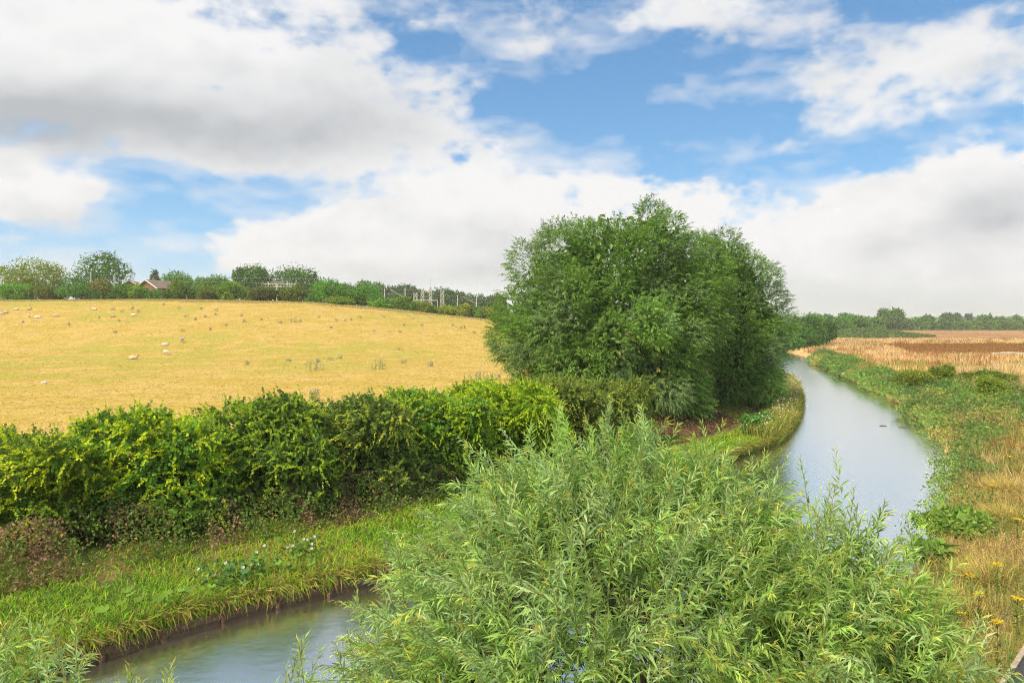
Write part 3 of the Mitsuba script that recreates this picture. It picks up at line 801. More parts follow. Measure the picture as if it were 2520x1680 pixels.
put('leaf_litter', leaves(on(x, y, 0.05) + UP * (r.uniform(0, 1, (n, 1)) ** 3 * 0.35), unit(r.normal(size=(n, 3)) * [1, 1, .4]), unit(UP + .6 * r.normal(size=(n, 3))), r.uniform(.10, .28, n), .07, pick(r, n, [(0.24, 0.13, 0.08), (0.18, 0.11, 0.07), (0.22, 0.26, 0.07), (0.36, 0.26, 0.13)], (3, 3, 2, 1)), .2, .2), 'leaf')
tag('leaf_litter', 'brown litter and sparse weeds on the soil under the big willow', 'leaf litter', kind='stuff')
# fringe hanging over the timber edging
s = r.uniform(s0_, s1_, 42000)
pt = shapely.line_interpolate_point(LINE_L, s)
x, y = shapely.get_x(pt), shapely.get_y(pt)
k = (x > -16) & (y < 72) & (y > 4)
x, y, s = x[k], y[k], s[k]
n = len(x)
tl = unit(np.stack([x - shapely.get_x(shapely.line_interpolate_point(LINE_L, s - .2)), y - shapely.get_y(shapely.line_interpolate_point(LINE_L, s - .2))], 1))
outw = np.stack([tl[:, 1], -tl[:, 0], 0 * x], 1)
B = np.stack([x, y, 0.36 + 0 * x], 1) - outw * r.uniform(-0.02, 0.30, (n, 1)) + UP * r.uniform(-0.03, 0.10, (n, 1))
gap = patch(s, 0 * s, 1.3, 75) > 0.26
B, outw, n = B[gap], outw[gap], int(gap.sum())
D = unit(outw * r.uniform(0.25, 1.0, (n, 1)) + 0.45 * r.normal(size=(n, 3)) + UP * r.uniform(-1.2, 0.35, (n, 1)))
put('overhanging_grass', leaves(B, D, unit(UP + 0.5 * outw + 0.4 * r.normal(size=(n, 3))), r.uniform(0.2, 0.5, n), 0.022, pick(r, n, [(0.34, 0.42, 0.05), (0.50, 0.42, 0.12), (0.40, 0.28, 0.14), (0.22, 0.36, 0.04)], (3, 3, 1.5, 3)), 0.1, 0.35, True), 'leaf')
tag('overhanging_grass', 'yellowing grass hanging over the canal edge', 'grass', kind='stuff')
# undergrowth along the foot of the hedge: dead brown stems, bramble and nettle leaves
x, y, sd, t_ = along(r, 42000, LINE_L, s0_, LINE_L.project(shapely.Point(8, 30)), 3.3, 5.6)
x, y, sd = x[x > -0.80 * y], y[x > -0.80 * y], sd[x > -0.80 * y]
n = len(x)
m = patch(x, y, 1.3, 73)
hh = 0.15 + 1.0 * ss(3.1, 4.7, sd) * (0.4 + 1.1 * patch(x, y, 0.9, 74))
zz = r.uniform(0, 1, n) ** 0.6 * hh
C = np.where((m > 0.50)[:, None], pick(r, n, [(0.30, 0.17, 0.12), (0.42, 0.29, 0.17), (0.28, 0.29, 0.09), (0.40, 0.25, 0.20)], (3, 3, 3, 1.5)), pick(r, n, [(0.17, 0.31, 0.055), (0.28, 0.34, 0.09), (0.50, 0.42, 0.09), (0.27, 0.18, 0.10), (0.22, 0.34, 0.15)], (4, 3, .7, 1.2, 1)))
put('hedge_bottom_undergrowth', leaves(on(x, y) + UP * zz[:, None], unit(r.normal(size=(n, 3))), unit(UP + 0.7 * r.normal(size=(n, 3))), r.uniform(0.06, 0.12, n), r.uniform(0.04, 0.08, n), C, 0.2, 0.1), 'leaf')
tag('hedge_bottom_undergrowth', 'brown and green tangle of dead weeds and brambles below the hedge', 'undergrowth', kind='stuff')
x, y, sd = scatter(r, 9000, -20, 8, 12, 36, lambda x, y, sd, left: left & (sd > 4.4) & (sd < 6.6) & (patch(x, y, 1.3, 73) > 0.56))
put('dead_stems', blades(r, on(x, y), r.uniform(0.5, 1.3, len(x)), 0.025, 0.15, pick(r, len(x), [(0.20, 0.10, 0.075), (0.27, 0.17, 0.11), (0.15, 0.10, 0.06)], (3, 1, 2)), 0.2, 1), 'leaf')
tag('dead_stems', 'reddish brown dead weed stems against the hedge', 'dead weeds', kind='stuff')

# right bank: mixed tall weeds close to the camera
STRAW = [(0.56, 0.44, 0.15), (0.66, 0.53, 0.24), (0.42, 0.38, 0.11), (0.26, 0.33, 0.065), (0.46, 0.33, 0.16), (0.38, 0.32, 0.20)]


def offpath(x, y):
    return (x - 8.16) * nv[0] + (y - 11.6) * nv[1]


x, y, o_, t_ = along(r, 170000, LINE_R, LINE_R.project(shapely.Point(2, 8.5)), LINE_R.project(shapely.Point(29, 50)), -15, -0.2)
sd = -o_
k = (x < 0.79 * y + 1) & (offpath(x, y) < -0.12) & (r.random(len(x)) < np.clip(1.4 - y / 40, 0.3, 1))
x, y, sd = x[k], y[k], sd[k]
n = len(x)
m, m2 = patch(x, y, 1.8, 81), patch(x, y, 0.8, 82)
C = np.where((m > 0.58)[:, None], pick(r, n, STRAW, (4, 4, 2, 1, 1.5, 1)), np.where((m < 0.46)[:, None], pick(r, n, STRAW, (.8, .5, 3, 6, .4, 1)), pick(r, n, STRAW, (2, 1.5, 4, 4, 1, 2))))
hgt = r.uniform(0.2, 0.62, n) * (0.5 + 0.9 * m2)
put('flowery_bank_grass', blades(r, on(x, y, -0.02), hgt, 0.010 + 0.0006 * y, 0.55, C, 0.8, 3), 'leaf')
tag('flowery_bank_grass', 'tall mixed straw and green grass on the right bank', 'grass', kind='stuff')
k = r.random(n) < 0.42
xs, ys, hs = x[k], y[k], hgt[k]
n = len(xs)
put('weed_leaves', leaves(on(xs, ys) + UP * (hs * r.uniform(0.25, 1.0, n))[:, None], unit(r.normal(size=(n, 3)) + 0.4 * UP), unit(UP + 0.7 * r.normal(size=(n, 3))), r.uniform(0.03, 0.08, n), r.uniform(0.012, 0.03, n), pick(r, n, [(0.24, 0.31, 0.075), (0.40, 0.37, 0.12), (0.17, 0.25, 0.075), (0.44, 0.33, 0.20)], (3, 3, 2, 2)), 0.2, 0.1), 'leaf')
tag('weed_leaves', 'small weed leaves and seed heads among the bank grass', 'weeds', kind='stuff')
k = r.random(n) < 0.055 * (patch(xs, ys, 1.5, 83) > 0.5) + 0.004
n = int(k.sum())
put('knapweed_flowers', leaves(on(xs[k], ys[k]) + UP * (hs[k] * r.uniform(0.8, 1.1, n))[:, None], unit(r.normal(size=(n, 3))), unit(UP + 0.3 * r.normal(size=(n, 3))), 0.035, 0.035, pick(r, n, [(0.34, 0.22, 0.36), (0.42, 0.32, 0.42)], (2, 1)), 0.1, 0), 'leaf')
tag('knapweed_flowers', 'scattered tiny purple flowers on the right bank', 'flowers', kind='stuff')
k = r.random(len(xs)) < 0.016
n = int(k.sum())
put('small_yellow_flowers', leaves(on(xs[k], ys[k]) + UP * (hs[k] * r.uniform(0.8, 1.1, n))[:, None], unit(r.normal(size=(n, 3))), unit(UP + 0.3 * r.normal(size=(n, 3))), 0.04, 0.04, pick(r, n, [(0.70, 0.50, 0.03)], (1,)), 0.1, 0), 'leaf')
tag('small_yellow_flowers', 'scattered tiny yellow flowers on the right bank', 'flowers', kind='stuff')

# bramble scrub: a low leafy mass along the right edge of the water
x, y, o_, t_ = along(r, 900, LINE_R, LINE_R.project(shapely.Point(10.5, 18.5)), LINE_R.project(shapely.Point(48, 112)), -9.5, 0.2)
lim = np.interp(y, [17, 24, 33, 38, 46, 56, 64, 75, 100], [0.9, 1.1, 1.7, 4, 9.5, 9, 3.0, 2.2, 1.8])
k = (-o_ < lim * (0.7 + 0.6 * patch(x, y, 4, 92)))
x, y = x[k], y[k]
n = len(x)
rr = r.uniform(0.45, 1.15, n) * np.interp(y, [17, 30, 45, 110], [0.5, 0.8, 1.15, 1.5])
lb = np.stack([x, y, np.maximum(ground(x, y), 0.1) + 0.15 * rr, rr * 1.15, rr * 1.15, rr * r.uniform(0.55, 1.0, n)], 1)
N_ = 74000
P, N, I = lobe_points(r, lb, N_ // 8, (0.6, 1.05), 0.6, 0.05) if False else (None, None, None)
I = r.choice(n, N_, p=rr ** 2 / (rr ** 2).sum())
d_ = unit(r.normal(size=(N_, 3)))
d_[:, 2] = np.abs(d_[:, 2])
P = lb[I, :3] + d_ * lb[I, 3:] * r.uniform(0.6, 1.08, (N_, 1))
kind = r.choice(3, n, p=(0.45, 0.33, 0.22))[I][:, None]
C = np.where(kind == 0, pick(r, N_, [(0.19, 0.34, 0.08), (0.27, 0.40, 0.10)], (3, 2)), np.where(kind == 1, pick(r, N_, [(0.15, 0.27, 0.085), (0.21, 0.32, 0.10)], (3, 2)), pick(r, N_, [(0.38, 0.41, 0.10), (0.44, 0.34, 0.16), (0.46, 0.44, 0.14)], (4, 1.5, 1))))
put('bramble_scrub', leaves(P, unit(r.normal(size=(N_, 3)) + 0.3 * d_), unit(d_ + 0.5 * UP + 0.8 * r.normal(size=(N_, 3))), (0.09 + 0.0020 * P[:, 1]) * np.exp(r.normal(0, .2, N_)), (0.055 + 0.0012 * P[:, 1]), C, 0.2, 0.1), 'leaf')
tag('bramble_scrub', 'low tangled green brambles along the right edge of the water', 'brambles', kind='stuff')

# dry meadow grass farther off, with dock turned rusty in patches
x, y, sd = scatter(r, 430000, 16, 230, 22, 228, lambda x, y, sd, left: ~left & (sd > 1.0) & (x < 0.80 * y + 3) & (r.random(len(x)) < np.clip(60 / y, 0.2, 1)) & ((y > 44) | (offpath(x, y) < -0.2)) & ~((y > 122) & (y < 185) & (x > 71.5 + (y - 125) * 0.44)))
n = len(x)
m, m2 = patch(x, y, 7, 95), patch(x, y, 3, 96)
straw = [(0.78, 0.58, 0.29), (0.84, 0.66, 0.36), (0.70, 0.48, 0.21), (0.72, 0.47, 0.22)]
C = pick(r, n, straw, (3, 3, 2, 2))
C = np.where((((m > 0.52) & (y < 100)) | (m > 0.70))[:, None], pick(r, n, [(0.34, 0.35, 0.08), (0.50, 0.42, 0.13), (0.24, 0.27, 0.075)], (3, 3, 1)), C)
C = np.where((((m2 > 0.64) & (y > 85)) | (m2 > 0.74))[:, None], pick(r, n, [(0.30, 0.11, 0.05), (0.42, 0.19, 0.085), (0.52, 0.33, 0.15)], (3, 3, 3)), C)
put('dry_meadow_grass', blades(r, on(x, y, -0.03), r.uniform(0.35, 0.95, n) * (0.6 + 0.8 * m2), 0.025 + 0.0010 * y, 0.45, C, 0.5, 1), 'leaf')
tag('dry_meadow_grass', 'bleached straw coloured meadow grass with rusty dock patches', 'grass', kind='stuff')
# green margin and bank beyond the ploughed field, weeds over the fallow plot
x, y, sd = scatter(r, 60000, 95, 420, 225, 520, lambda x, y, sd, left: ~left & (x < 0.8 * y) & ((y > 452)))
n = len(x)
put('field_margin_weeds', blades(r, on(x, y, -0.05), r.uniform(0.5, 1.3, n), 0.7, 0.4, pick(r, n, [(0.12, 0.19, 0.06), (0.17, 0.24, 0.075), (0.09, 0.15, 0.05)], (3, 2, 2)), 0.4, 1), 'leaf')
tag('field_margin_weeds', 'green weeds on the mound and margin round the ploughed field', 'weeds', kind='stuff')
x, y, sd = scatter(r, 26000, 68, 150, 121, 187, lambda x, y, sd, left: ~left & (x < 0.78 * y) & (x > 70.5 + (y - 125) * 0.44))
n = len(x)
put('fallow_weeds', blades(r, on(x, y, -0.03), r.uniform(0.15, 0.4, n), 0.22, 0.4, pick(r, n, [(0.35, 0.19, 0.06), (0.40, 0.17, 0.07), (0.28, 0.21, 0.06)], (3, 2, 1.5)), 0.4, 1), 'leaf')
tag('fallow_weeds', 'short brownish weeds on the fallow plot', 'weeds', kind='stuff')
x, y = 134 + 24 * r.uniform(-1, 1, 11000), 266 + 26 * r.uniform(-1, 1, 11000)
k = np.hypot((x - 134) / 22, (y - 266) / 24) < 0.85 + 0.3 * patch(x, y, 6, 94)
x, y = x[k], y[k]
put('mound_weeds', blades(r, on(x, y, -0.05), r.uniform(0.4, 1.0, len(x)), 0.9, 0.5, pick(r, len(x), [(0.15, 0.24, 0.075), (0.20, 0.29, 0.09), (0.12, 0.19, 0.065)], (3, 2, 2)), 0.4, 1), 'leaf')
tag('mound_weeds', 'even green weeds covering the low mound', 'weeds', kind='stuff')
# pasture: grazed turf tussocks
x, y, sd = scatter(r, 130000, -150, 40, 24, 200, lambda x, y, sd, left: left & (sd > 9.3) & (x > -0.77 * y) & (x < 0.05 * y + 6) & (r.random(len(x)) < np.clip(40 / y, 0.14, 1)))
n = len(x)
m = patch(x, y, 3.5, 97)
C = np.where((m > 0.54)[:, None], pick(r, n, [(0.34, 0.31, 0.06), (0.28, 0.27, 0.055), (0.42, 0.31, 0.09)], (3, 1, 2), .12), pick(r, n, [(0.48, 0.35, 0.10), (0.54, 0.39, 0.14), (0.42, 0.31, 0.09)], (3, 2, 1), .12))
put('pasture_grass', blades(r, on(x, y, -0.02), r.uniform(0.03, 0.09, n), 0.10 + 0.0014 * y, 1.2, C, 0.6, 1), 'leaf')
tag('pasture_grass', 'short parched grass tussocks of the pasture', 'grass', kind='stuff')
x, y, sd = scatter(r, 60000, -150, 0, 172, 194, lambda x, y, sd, left: left & (x > -0.78 * y) & (y > 181 + 8 * patch(x, y, 14, 99)))
n = len(x)
put('crest_grass', blades(r, on(x, y, -0.03), r.uniform(0.15, 0.42, n), 0.22, 0.45, pick(r, n, [(0.62, 0.50, 0.16), (0.44, 0.45, 0.13), (0.60, 0.45, 0.22), (0.54, 0.42, 0.32)], (3, 3, 3, 1)), 0.4, 1), 'leaf')
tag('crest_grass', 'longer uncut grass along the crest of the pasture', 'grass', kind='stuff')

# ------------------------------------------------------------------ far trees and bushes on the left skyline
HB = 'bushes of the far field hedge'
YELLOWISH = (0.26, 0.25, 0.05)
r = np.random.default_rng(500)
z_ = 0
tree('weeping_willow_tree', 501, -148, 216, 18.5, 15.0, (0.22, 0.24, 0.04), 'yellow green weeping willow at the far left of the skyline', (0.18, 0.21, 0.05), low=0.02)
tree('hawthorn_bush', 502, -139, 197, 9, 5.2, G_MID, 'mid green bush at the picture edge under the weeping willow', G_LIME, 'bush', HB, low=-0.1)
tree('hawthorn_bush', 503, -119.5, 198, 13, 5.4, G_DARK, 'wide dark bush in front of the right side of the weeping willow', G_MID, 'bush', HB, low=-0.1, nl=12)
tree('hawthorn_bush', 504, -132.0, 199, 8, 4.8, G_OLIVE, 'olive bush squeezed between the two bushes below the weeping willow', None, 'bush', HB, low=-0.1)
tree('ash_tree', 505, -126, 214, 15.5, 16.5, G_DARK, 'tall dark tree with gaps in its crown beside the left railway mast', G_MID, n=3800, low=0.0, shell=(0.66, 1.05))
tree('hawthorn_bush', 506, -115.2, 197, 6.4, 6.1, G_BROWN, 'brownish bush under the tall gappy tree', G_OLIVE, 'bush', HB, low=-0.1)
tree('hawthorn_bush', 507, -118.7, 196, 3.5, 4.6, G_MID, 'small green bush left of the brownish bush', None, 'bush', HB, low=-0.1)
tree('hawthorn_bush', 508, -109.3, 196, 5.6, 4.5, G_DARK, 'low dark green bush in front of the left house roof', G_MID, 'bush', HB, low=-0.1)
tree('hawthorn_bush', 509, -105.5, 196, 6.0, 4.5, (0.11, 0.17, 0.03), 'leafy green bush below the gap between the two house roofs', G_LIME, 'bush', HB, low=-0.1)
tree('hawthorn_bush', 510, -99.4, 196, 6.7, 3.2, G_DARK, 'dark bush under the white gable', None, 'bush', HB, low=-0.1)
tree('hawthorn_bush', 511, -94.4, 197, 5.5, 6.0, (0.11, 0.175, 0.032), 'upright green bush just right of the white gable', G_OLIVE, 'bush', HB, low=-0.1)
tree('spruce_tree', 512, -148, 290, 7.5, 12.0, (0.055, 0.10, 0.055), 'small dark conifer peeking up right of the white gable', None, lobes=[(-148, 290, 15.0 + h_, w_, w_, 1.8) for h_, w_ in ((3, 3.6), (5, 3.1), (7, 2.5), (8.7, 1.9), (10.2, 1.2), (11.4, .6))])
tree('oak_tree', 513, -125.6, 262, 13.7, 13.9, G_PLAIN, 'broad domed tree behind the upright green bush', G_MID)
tree('hawthorn_bush', 514, -90.8, 198, 3.7, 3.9, G_DARK, 'small dark bush right of the upright green bush', G_OLIVE, 'bush', HB, low=-0.1)
tree('field_maple', 515, -98.0, 228, 12.8, 8.5, G_PALE, 'pale green rounded tree behind the small dark bush', G_MID)
tree('oak_tree', 516, -113.0, 268, 12.7, 12.7, G_PLAIN, 'middling blue green tree behind the pale rounded one', None)
tree('hawthorn_bush', 517, -85.8, 197, 6.4, 4.5, G_OLIVE, 'olive bush left of the yellow green round bush', None, 'bush', HB, low=-0.1)
tree('hawthorn_bush', 518, -78.4, 196, 7.4, 5.6, (0.15, 0.20, 0.025), 'round yellow green bush left of the wire gantry', G_DARK, 'bush', HB, low=-0.1)
tree('oak_tree', 519, -97.0, 262, 16.0, 16.6, (0.075, 0.145, 0.048), 'tall tree with a feathery left side, left of the two tallest', G_PLAIN, low=0.02)
tree('oak_tree', 520, -82.6, 266, 24.0, 16.9, (0.07, 0.135, 0.05), 'wide tall domed tree behind the wire gantry', G_PLAIN, nl=12, low=0.02)
tree('hawthorn_bush', 521, -69.1, 194, 8.9, 4.5, (0.085, 0.10, 0.03), 'dark brown green bush below the left half of the wire gantry', G_OLIVE, 'bush', HB, low=-0.12, nl=11)
tree('hawthorn_bush', 522, -61.1, 194, 8.9, 4.5, (0.08, 0.105, 0.03), 'dark brown green bush below the right half of the wire gantry', G_OLIVE, 'bush', HB, low=-0.12, nl=11)
tree('field_maple', 523, -55.1, 209, 11.6, 8.2, (0.13, 0.27, 0.04), 'bright green rounded tree right of the wire gantry', (0.10, 0.21, 0.04), low=-0.02)
tree('hawthorn_bush', 524, -48.0, 194, 8.1, 2.3, (0.14, 0.18, 0.03), 'low yellowish bush at the foot of the bright green tree', None, 'bush', HB, low=-0.1)
tree('field_maple', 525, -44.7, 213, 12.1, 6.6, (0.095, 0.20, 0.04), 'second bright green tree, right of the first and lower', (0.12, 0.24, 0.045), low=-0.02)
tree('oak_tree', 526, -77.9, 330, 8.8, 13.9, G_PLAIN, 'hazy tree showing between the two bright green trees', None)
tree('oak_tree', 527, -69.4, 340, 15.2, 15.6, G_PLAIN, 'hazy wide tree behind the second bright green tree', None)
tree('oak_tree', 528, -54.7, 345, 17.6, 14.4, (0.07, 0.13, 0.06), 'grey green tree left of the first slender mast', None, low=0.05)
tree('hawthorn_bush', 529, -36.4, 197, 7.1, 2.7, (0.11, 0.19, 0.035), 'low green bush under the second bright green tree', None, 'bush', HB, low=-0.1)
tree('hawthorn_bush', 530, -32.7, 206, 8.5, 4.3, (0.11, 0.13, 0.03), 'olive bush between the two slender masts', G_MID, 'bush', HB, low=-0.1)
tree('hawthorn_bush', 531, -36.3, 204, 3.0, 2.7, (0.10, 0.18, 0.035), 'small green bush left of the olive bush between the masts', None, 'bush', HB, low=-0.1)
tree('hawthorn_bush', 532, -28.0, 216, 6.0, 3.5, (0.17, 0.18, 0.035), 'yellowish bush right of the olive bush between the masts', None, 'bush', HB, low=-0.1)
for q, (x, y, w, h, c, lab) in enumerate([
    (-21.0, 222, 7.4, 3.7, (0.19, 0.20, 0.035), 'yellow olive bush below the lattice masts'),
    (-16.3, 224, 5.6, 4.4, (0.22, 0.22, 0.04), 'brightest yellow bush below the lattice masts'),
    (-26.3, 219, 5.9, 2.9, (0.12, 0.16, 0.035), 'low green bush under the left lattice mast'),
    (-11.4, 226, 5.2, 4.4, (0.13, 0.19, 0.04), 'dark green bush beside the pink flowers'),
    (-8.0, 228, 5.4, 5.0, (0.22, 0.22, 0.04), 'yellowish bush right of the pink flowers, partly behind the big willow'),
    (-4.5, 232, 6.0, 5.7, (0.12, 0.18, 0.04), 'green bush behind the left flank of the big willow'),
]):
    tree('hawthorn_bush', 540 + q, x, y, w, h, c, lab, None, 'bush', HB, low=-0.1, z=float(ground(x, y)) - 0.4)
for q, (x, y, w, h, c, lab) in enumerate([
    (-56.8, 360, 13.5, 14.5, (0.085, 0.15, 0.055), 'hazy tree right of the first slender mast'),
    (-47.8, 350, 13.5, 13.2, (0.11, 0.165, 0.05), 'yellow green tree behind the slender masts'),
    (-43.6, 365, 13, 13.9, (0.085, 0.145, 0.06), 'hazy tree behind the left lattice mast'),
    (-38.2, 370, 12.5, 16.7, (0.075, 0.135, 0.06), 'taller hazy tree behind the tallest lattice mast'),
    (-29.6, 372, 10, 15.7, (0.085, 0.15, 0.055), 'low hazy tree right of the tallest lattice mast'),
    (-32.6, 355, 7, 15.4, (0.06, 0.125, 0.05), 'dark upright tree near the right lattice mast'),
    (-28.0, 380, 10, 14.4, (0.10, 0.18, 0.06), 'pale green tree right of the dark upright one'),
    (-23.2, 375, 12, 15.2, (0.085, 0.155, 0.06), 'hazy tree behind the two right masts'),
    (-17.0, 385, 12, 15.8, (0.08, 0.145, 0.06), 'hazy tree just left of the big willow'),
    (-8.7, 390, 14, 16.8, (0.08, 0.145, 0.06), 'hazy tree behind the left edge of the big willow'),
]):
    tree('oak_tree', 560 + q, x, y, w, h, c, lab, None, low=0.0, z=float(ground(x, y)) - 0.5)

# right skyline
for q, (name, x, y, w, h, c, c2, lab) in enumerate([
    ('sallow_tree', 58.6, 151, 7.4, 6.3, (0.10, 0.18, 0.055), (0.13, 0.22, 0.06), 'mid green sallow at the very end of the visible water'),
    ('sallow_tree', 69.7, 166, 10.4, 7.8, (0.085, 0.145, 0.05), (0.10, 0.17, 0.052), 'darkest and largest sallow at the far bend of the canal'),
    ('sallow_tree', 78.6, 176, 6.6, 6.6, (0.09, 0.155, 0.05), None, 'sallow sloping down to the dry meadow, right of the darkest one'),
    ('sallow_tree', 59.6, 146, 3.6, 2.6, (0.11, 0.19, 0.055), None, 'smallest sallow, low at the water end'),
    ('sallow_tree', 64.0, 153, 5.4, 4.6, (0.095, 0.17, 0.052), (0.12, 0.20, 0.055), 'round sallow in front of the darkest one'),
    ('sallow_tree', 57.0, 166, 8.5, 9.0, (0.10, 0.18, 0.055), None, 'sallow behind the right flank of the big willow'),
    ('sallow_tree', 63.5, 175, 9.0, 8.6, (0.095, 0.165, 0.052), None, 'sallow showing behind the mid green one at the end of the water'),
    ('ash_tree', 141.0, 300, 11.0, 8.2, (0.11, 0.20, 0.055), (0.13, 0.22, 0.06), 'rounded green tree right of the sallows, left of the low mound'),
    ('ash_tree', 153.0, 310, 10.0, 8.8, (0.105, 0.19, 0.055), None, 'rounded green tree right above the low mound'),
    ('ash_tree', 188.4, 395, 14.0, 11.0, (0.12, 0.21, 0.07), None, 'hazy pale tree behind the rounded pair'),
    ('ash_tree', 180.0, 405, 14.0, 10.6, (0.11, 0.20, 0.06), None, 'hazy tree between the sallows and the pale hazy one'),
    ('ash_tree', 196.9, 380, 8.0, 8.6, (0.12, 0.21, 0.065), None, 'hazy tree just left of the lone big oak'),
    ('ash_tree', 170.0, 390, 14.0, 10.6, (0.11, 0.20, 0.06), None, 'hazy tree over the darkest sallow'),
    ('oak_tree', 254.4, 470, 15.6, 15.6, (0.10, 0.17, 0.055), (0.09, 0.155, 0.05), 'lone big oak standing out on the right skyline'),
    ('oak_tree', 299.5, 505, 10.4, 11.2, (0.085, 0.15, 0.05), None, 'second standing tree on the right skyline, smaller than the big oak'),
    ('oak_tree', 290.0, 520, 9.0, 10.0, (0.10, 0.17, 0.055), None, 'low spreading tree between the big oak and the second standing tree'),
    ('oak_tree', 315.5, 505, 13.0, 9.8, (0.08, 0.145, 0.05), None, 'dark tree below the distant pines'),
    ('pine_tree', 372.9, 600, 9.2, 14.2, (0.085, 0.14, 0.07), None, 'left distant pine of a pair on the right skyline'),
    ('pine_tree', 383.5, 605, 7.6, 14.0, (0.08, 0.135, 0.065), None, 'right distant pine of a pair on the right skyline'),
    ('pine_tree', 450.1, 690, 8.0, 14.4, (0.09, 0.14, 0.07), None, 'flat topped distant pine standing above the pale far field'),
    ('oak_tree', 334.0, 495, 10.4, 10.8, (0.12, 0.20, 0.06), None, 'rounded pale tree below the pale far field, right of the distant pines'),
    ('oak_tree', 348.9, 500, 8.4, 9.4, (0.09, 0.16, 0.052), None, 'dark tree next to the rounded pale one near the right picture edge'),
    ('oak_tree', 362.6, 505, 11.4, 10.4, (0.11, 0.19, 0.057), None, 'rightmost tall tree at the picture edge'),
]):
    tree(name, 600 + q, x, y, w, h, c, lab, c2, low=-0.06, nl=16 if name == 'sallow_tree' else 11, px=1.6 if name == 'sallow_tree' else 1.9)
r = np.random.default_rng(640)
ORD = 'first second third fourth fifth sixth seventh eighth ninth tenth eleventh twelfth thirteenth fourteenth fifteenth sixteenth seventeenth eighteenth nineteenth twentieth twenty-first twenty-second twenty-third twenty-fourth twenty-fifth twenty-sixth'.split()
HEDGE_C = [(0.11, 0.19, 0.06), (0.14, 0.23, 0.065), (0.09, 0.16, 0.055), (0.17, 0.22, 0.06)]
for q in range(26):
    x = 222 + q * 5.3 + r.uniform(-1, 1)
    tree('field_hedge_bush', 650 + q, x, 478 + r.uniform(-3, 3), r.uniform(7, 10), r.uniform(5.6, 7.6), HEDGE_C[r.integers(4)], f'{ORD[q]} bush from the left in the low green hedge beyond the ploughed field', None, 'bush', 'bushes of the hedge beyond the ploughed field', low=-0.15, n=1000, nl=6)
for q in range(15):
    x = 300 + q * 17 + r.uniform(-5, 5)
    tree('far_tree', 690 + q, x, 720 + r.uniform(-60, 60), r.uniform(20, 28), r.uniform(7, 10), HEDGE_C[r.integers(2)], f'{ORD[q]} hazy low tree from the left in the farthest line on the right horizon', None, 'tree', 'far trees on the right horizon', low=-0.15, n=700, nl=6)
for q in range(14):
    x = 205 + q * 10 + r.uniform(-4, 4)
    tree('far_tree', 710 + q, x, 640 + r.uniform(-40, 40), r.uniform(15, 21), r.uniform(8.5, 11), HEDGE_C[r.integers(2)], f'{ORD[q]} hazy tree from the left in the farthest line behind the canal bend', None, 'tree', 'far trees behind the canal bend', low=-0.15, n=700, nl=6)

# bushes near the water on both banks
for q, (name, x, y, w, h, c, c2, lab) in enumerate([
    ('water_side_bush', 33.9, 58.5, 3.6, 2.2, (0.25, 0.235, 0.05), (0.19, 0.20, 0.05), 'yellow green bush at the right water edge, halfway along'),
    ('water_side_bush', 36.4, 59.5, 3.0, 2.3, (0.17, 0.19, 0.045), None, 'greener bush joined to the right of the yellow green one'),
    ('water_side_bush', 34.0, 49.5, 2.6, 2.0, (0.22, 0.24, 0.05), None, 'lime bush nearer along the right water edge'),
    ('water_side_bush', 44.5, 65.5, 4.2, 1.6, (0.16, 0.19, 0.045), None, 'low green bush alone in the dry grass right of the canal'),
    ('bramble_bush', 13.0, 20.4, 2.3, 0.6, (0.22, 0.28, 0.08), (0.27, 0.31, 0.10), 'leafy bramble bush at the near right water edge'),
    ('bramble_bush', 10.7, 17.9, 1.0, 0.4, (0.20, 0.26, 0.08), None, 'small bramble leaning over the near right water edge'),
    ('towpath_bush', 21.4, 61, 2.6, 4.0, (0.20, 0.28, 0.06), (0.34, 0.38, 0.05), 'yellowing bush right of the rear willow on the left bank'),
    ('towpath_bush', 23.8, 68, 2.6, 4.4, (0.22, 0.32, 0.055), (0.38, 0.40, 0.04), 'farther yellow green bush beyond the rear willow on the left bank'),
    ('towpath_bush', 18.9, 54.5, 2.6, 2.4, (0.15, 0.23, 0.07), (0.25, 0.30, 0.08), 'grey green bush at the right foot of the rear willow'),
    ('towpath_bush', 12.9, 37.6, 1.3, 1.1, (0.13, 0.24, 0.075), None, 'dark leafy bush at the water edge where the left bank juts out'),
    ('towpath_bush', 14.3, 39.8, 1.4, 1.0, (0.13, 0.23, 0.075), None, 'dark bush with creamy flowers at the left water edge'),
    ('towpath_bush', 26.0, 73, 3, 4.4, (0.17, 0.26, 0.06), None, 'bush closing the left side of the far water'),
    ('towpath_bush', 32.5, 96, 4, 4.6, (0.15, 0.24, 0.065), None, 'bush on the left bank beyond the far narrows'),
]):
    tree(name, 730 + q, x, y, w, h, c, lab, c2, 'bush', low=-0.1, px=1.5, nl=10)

# ------------------------------------------------------------------ sheep


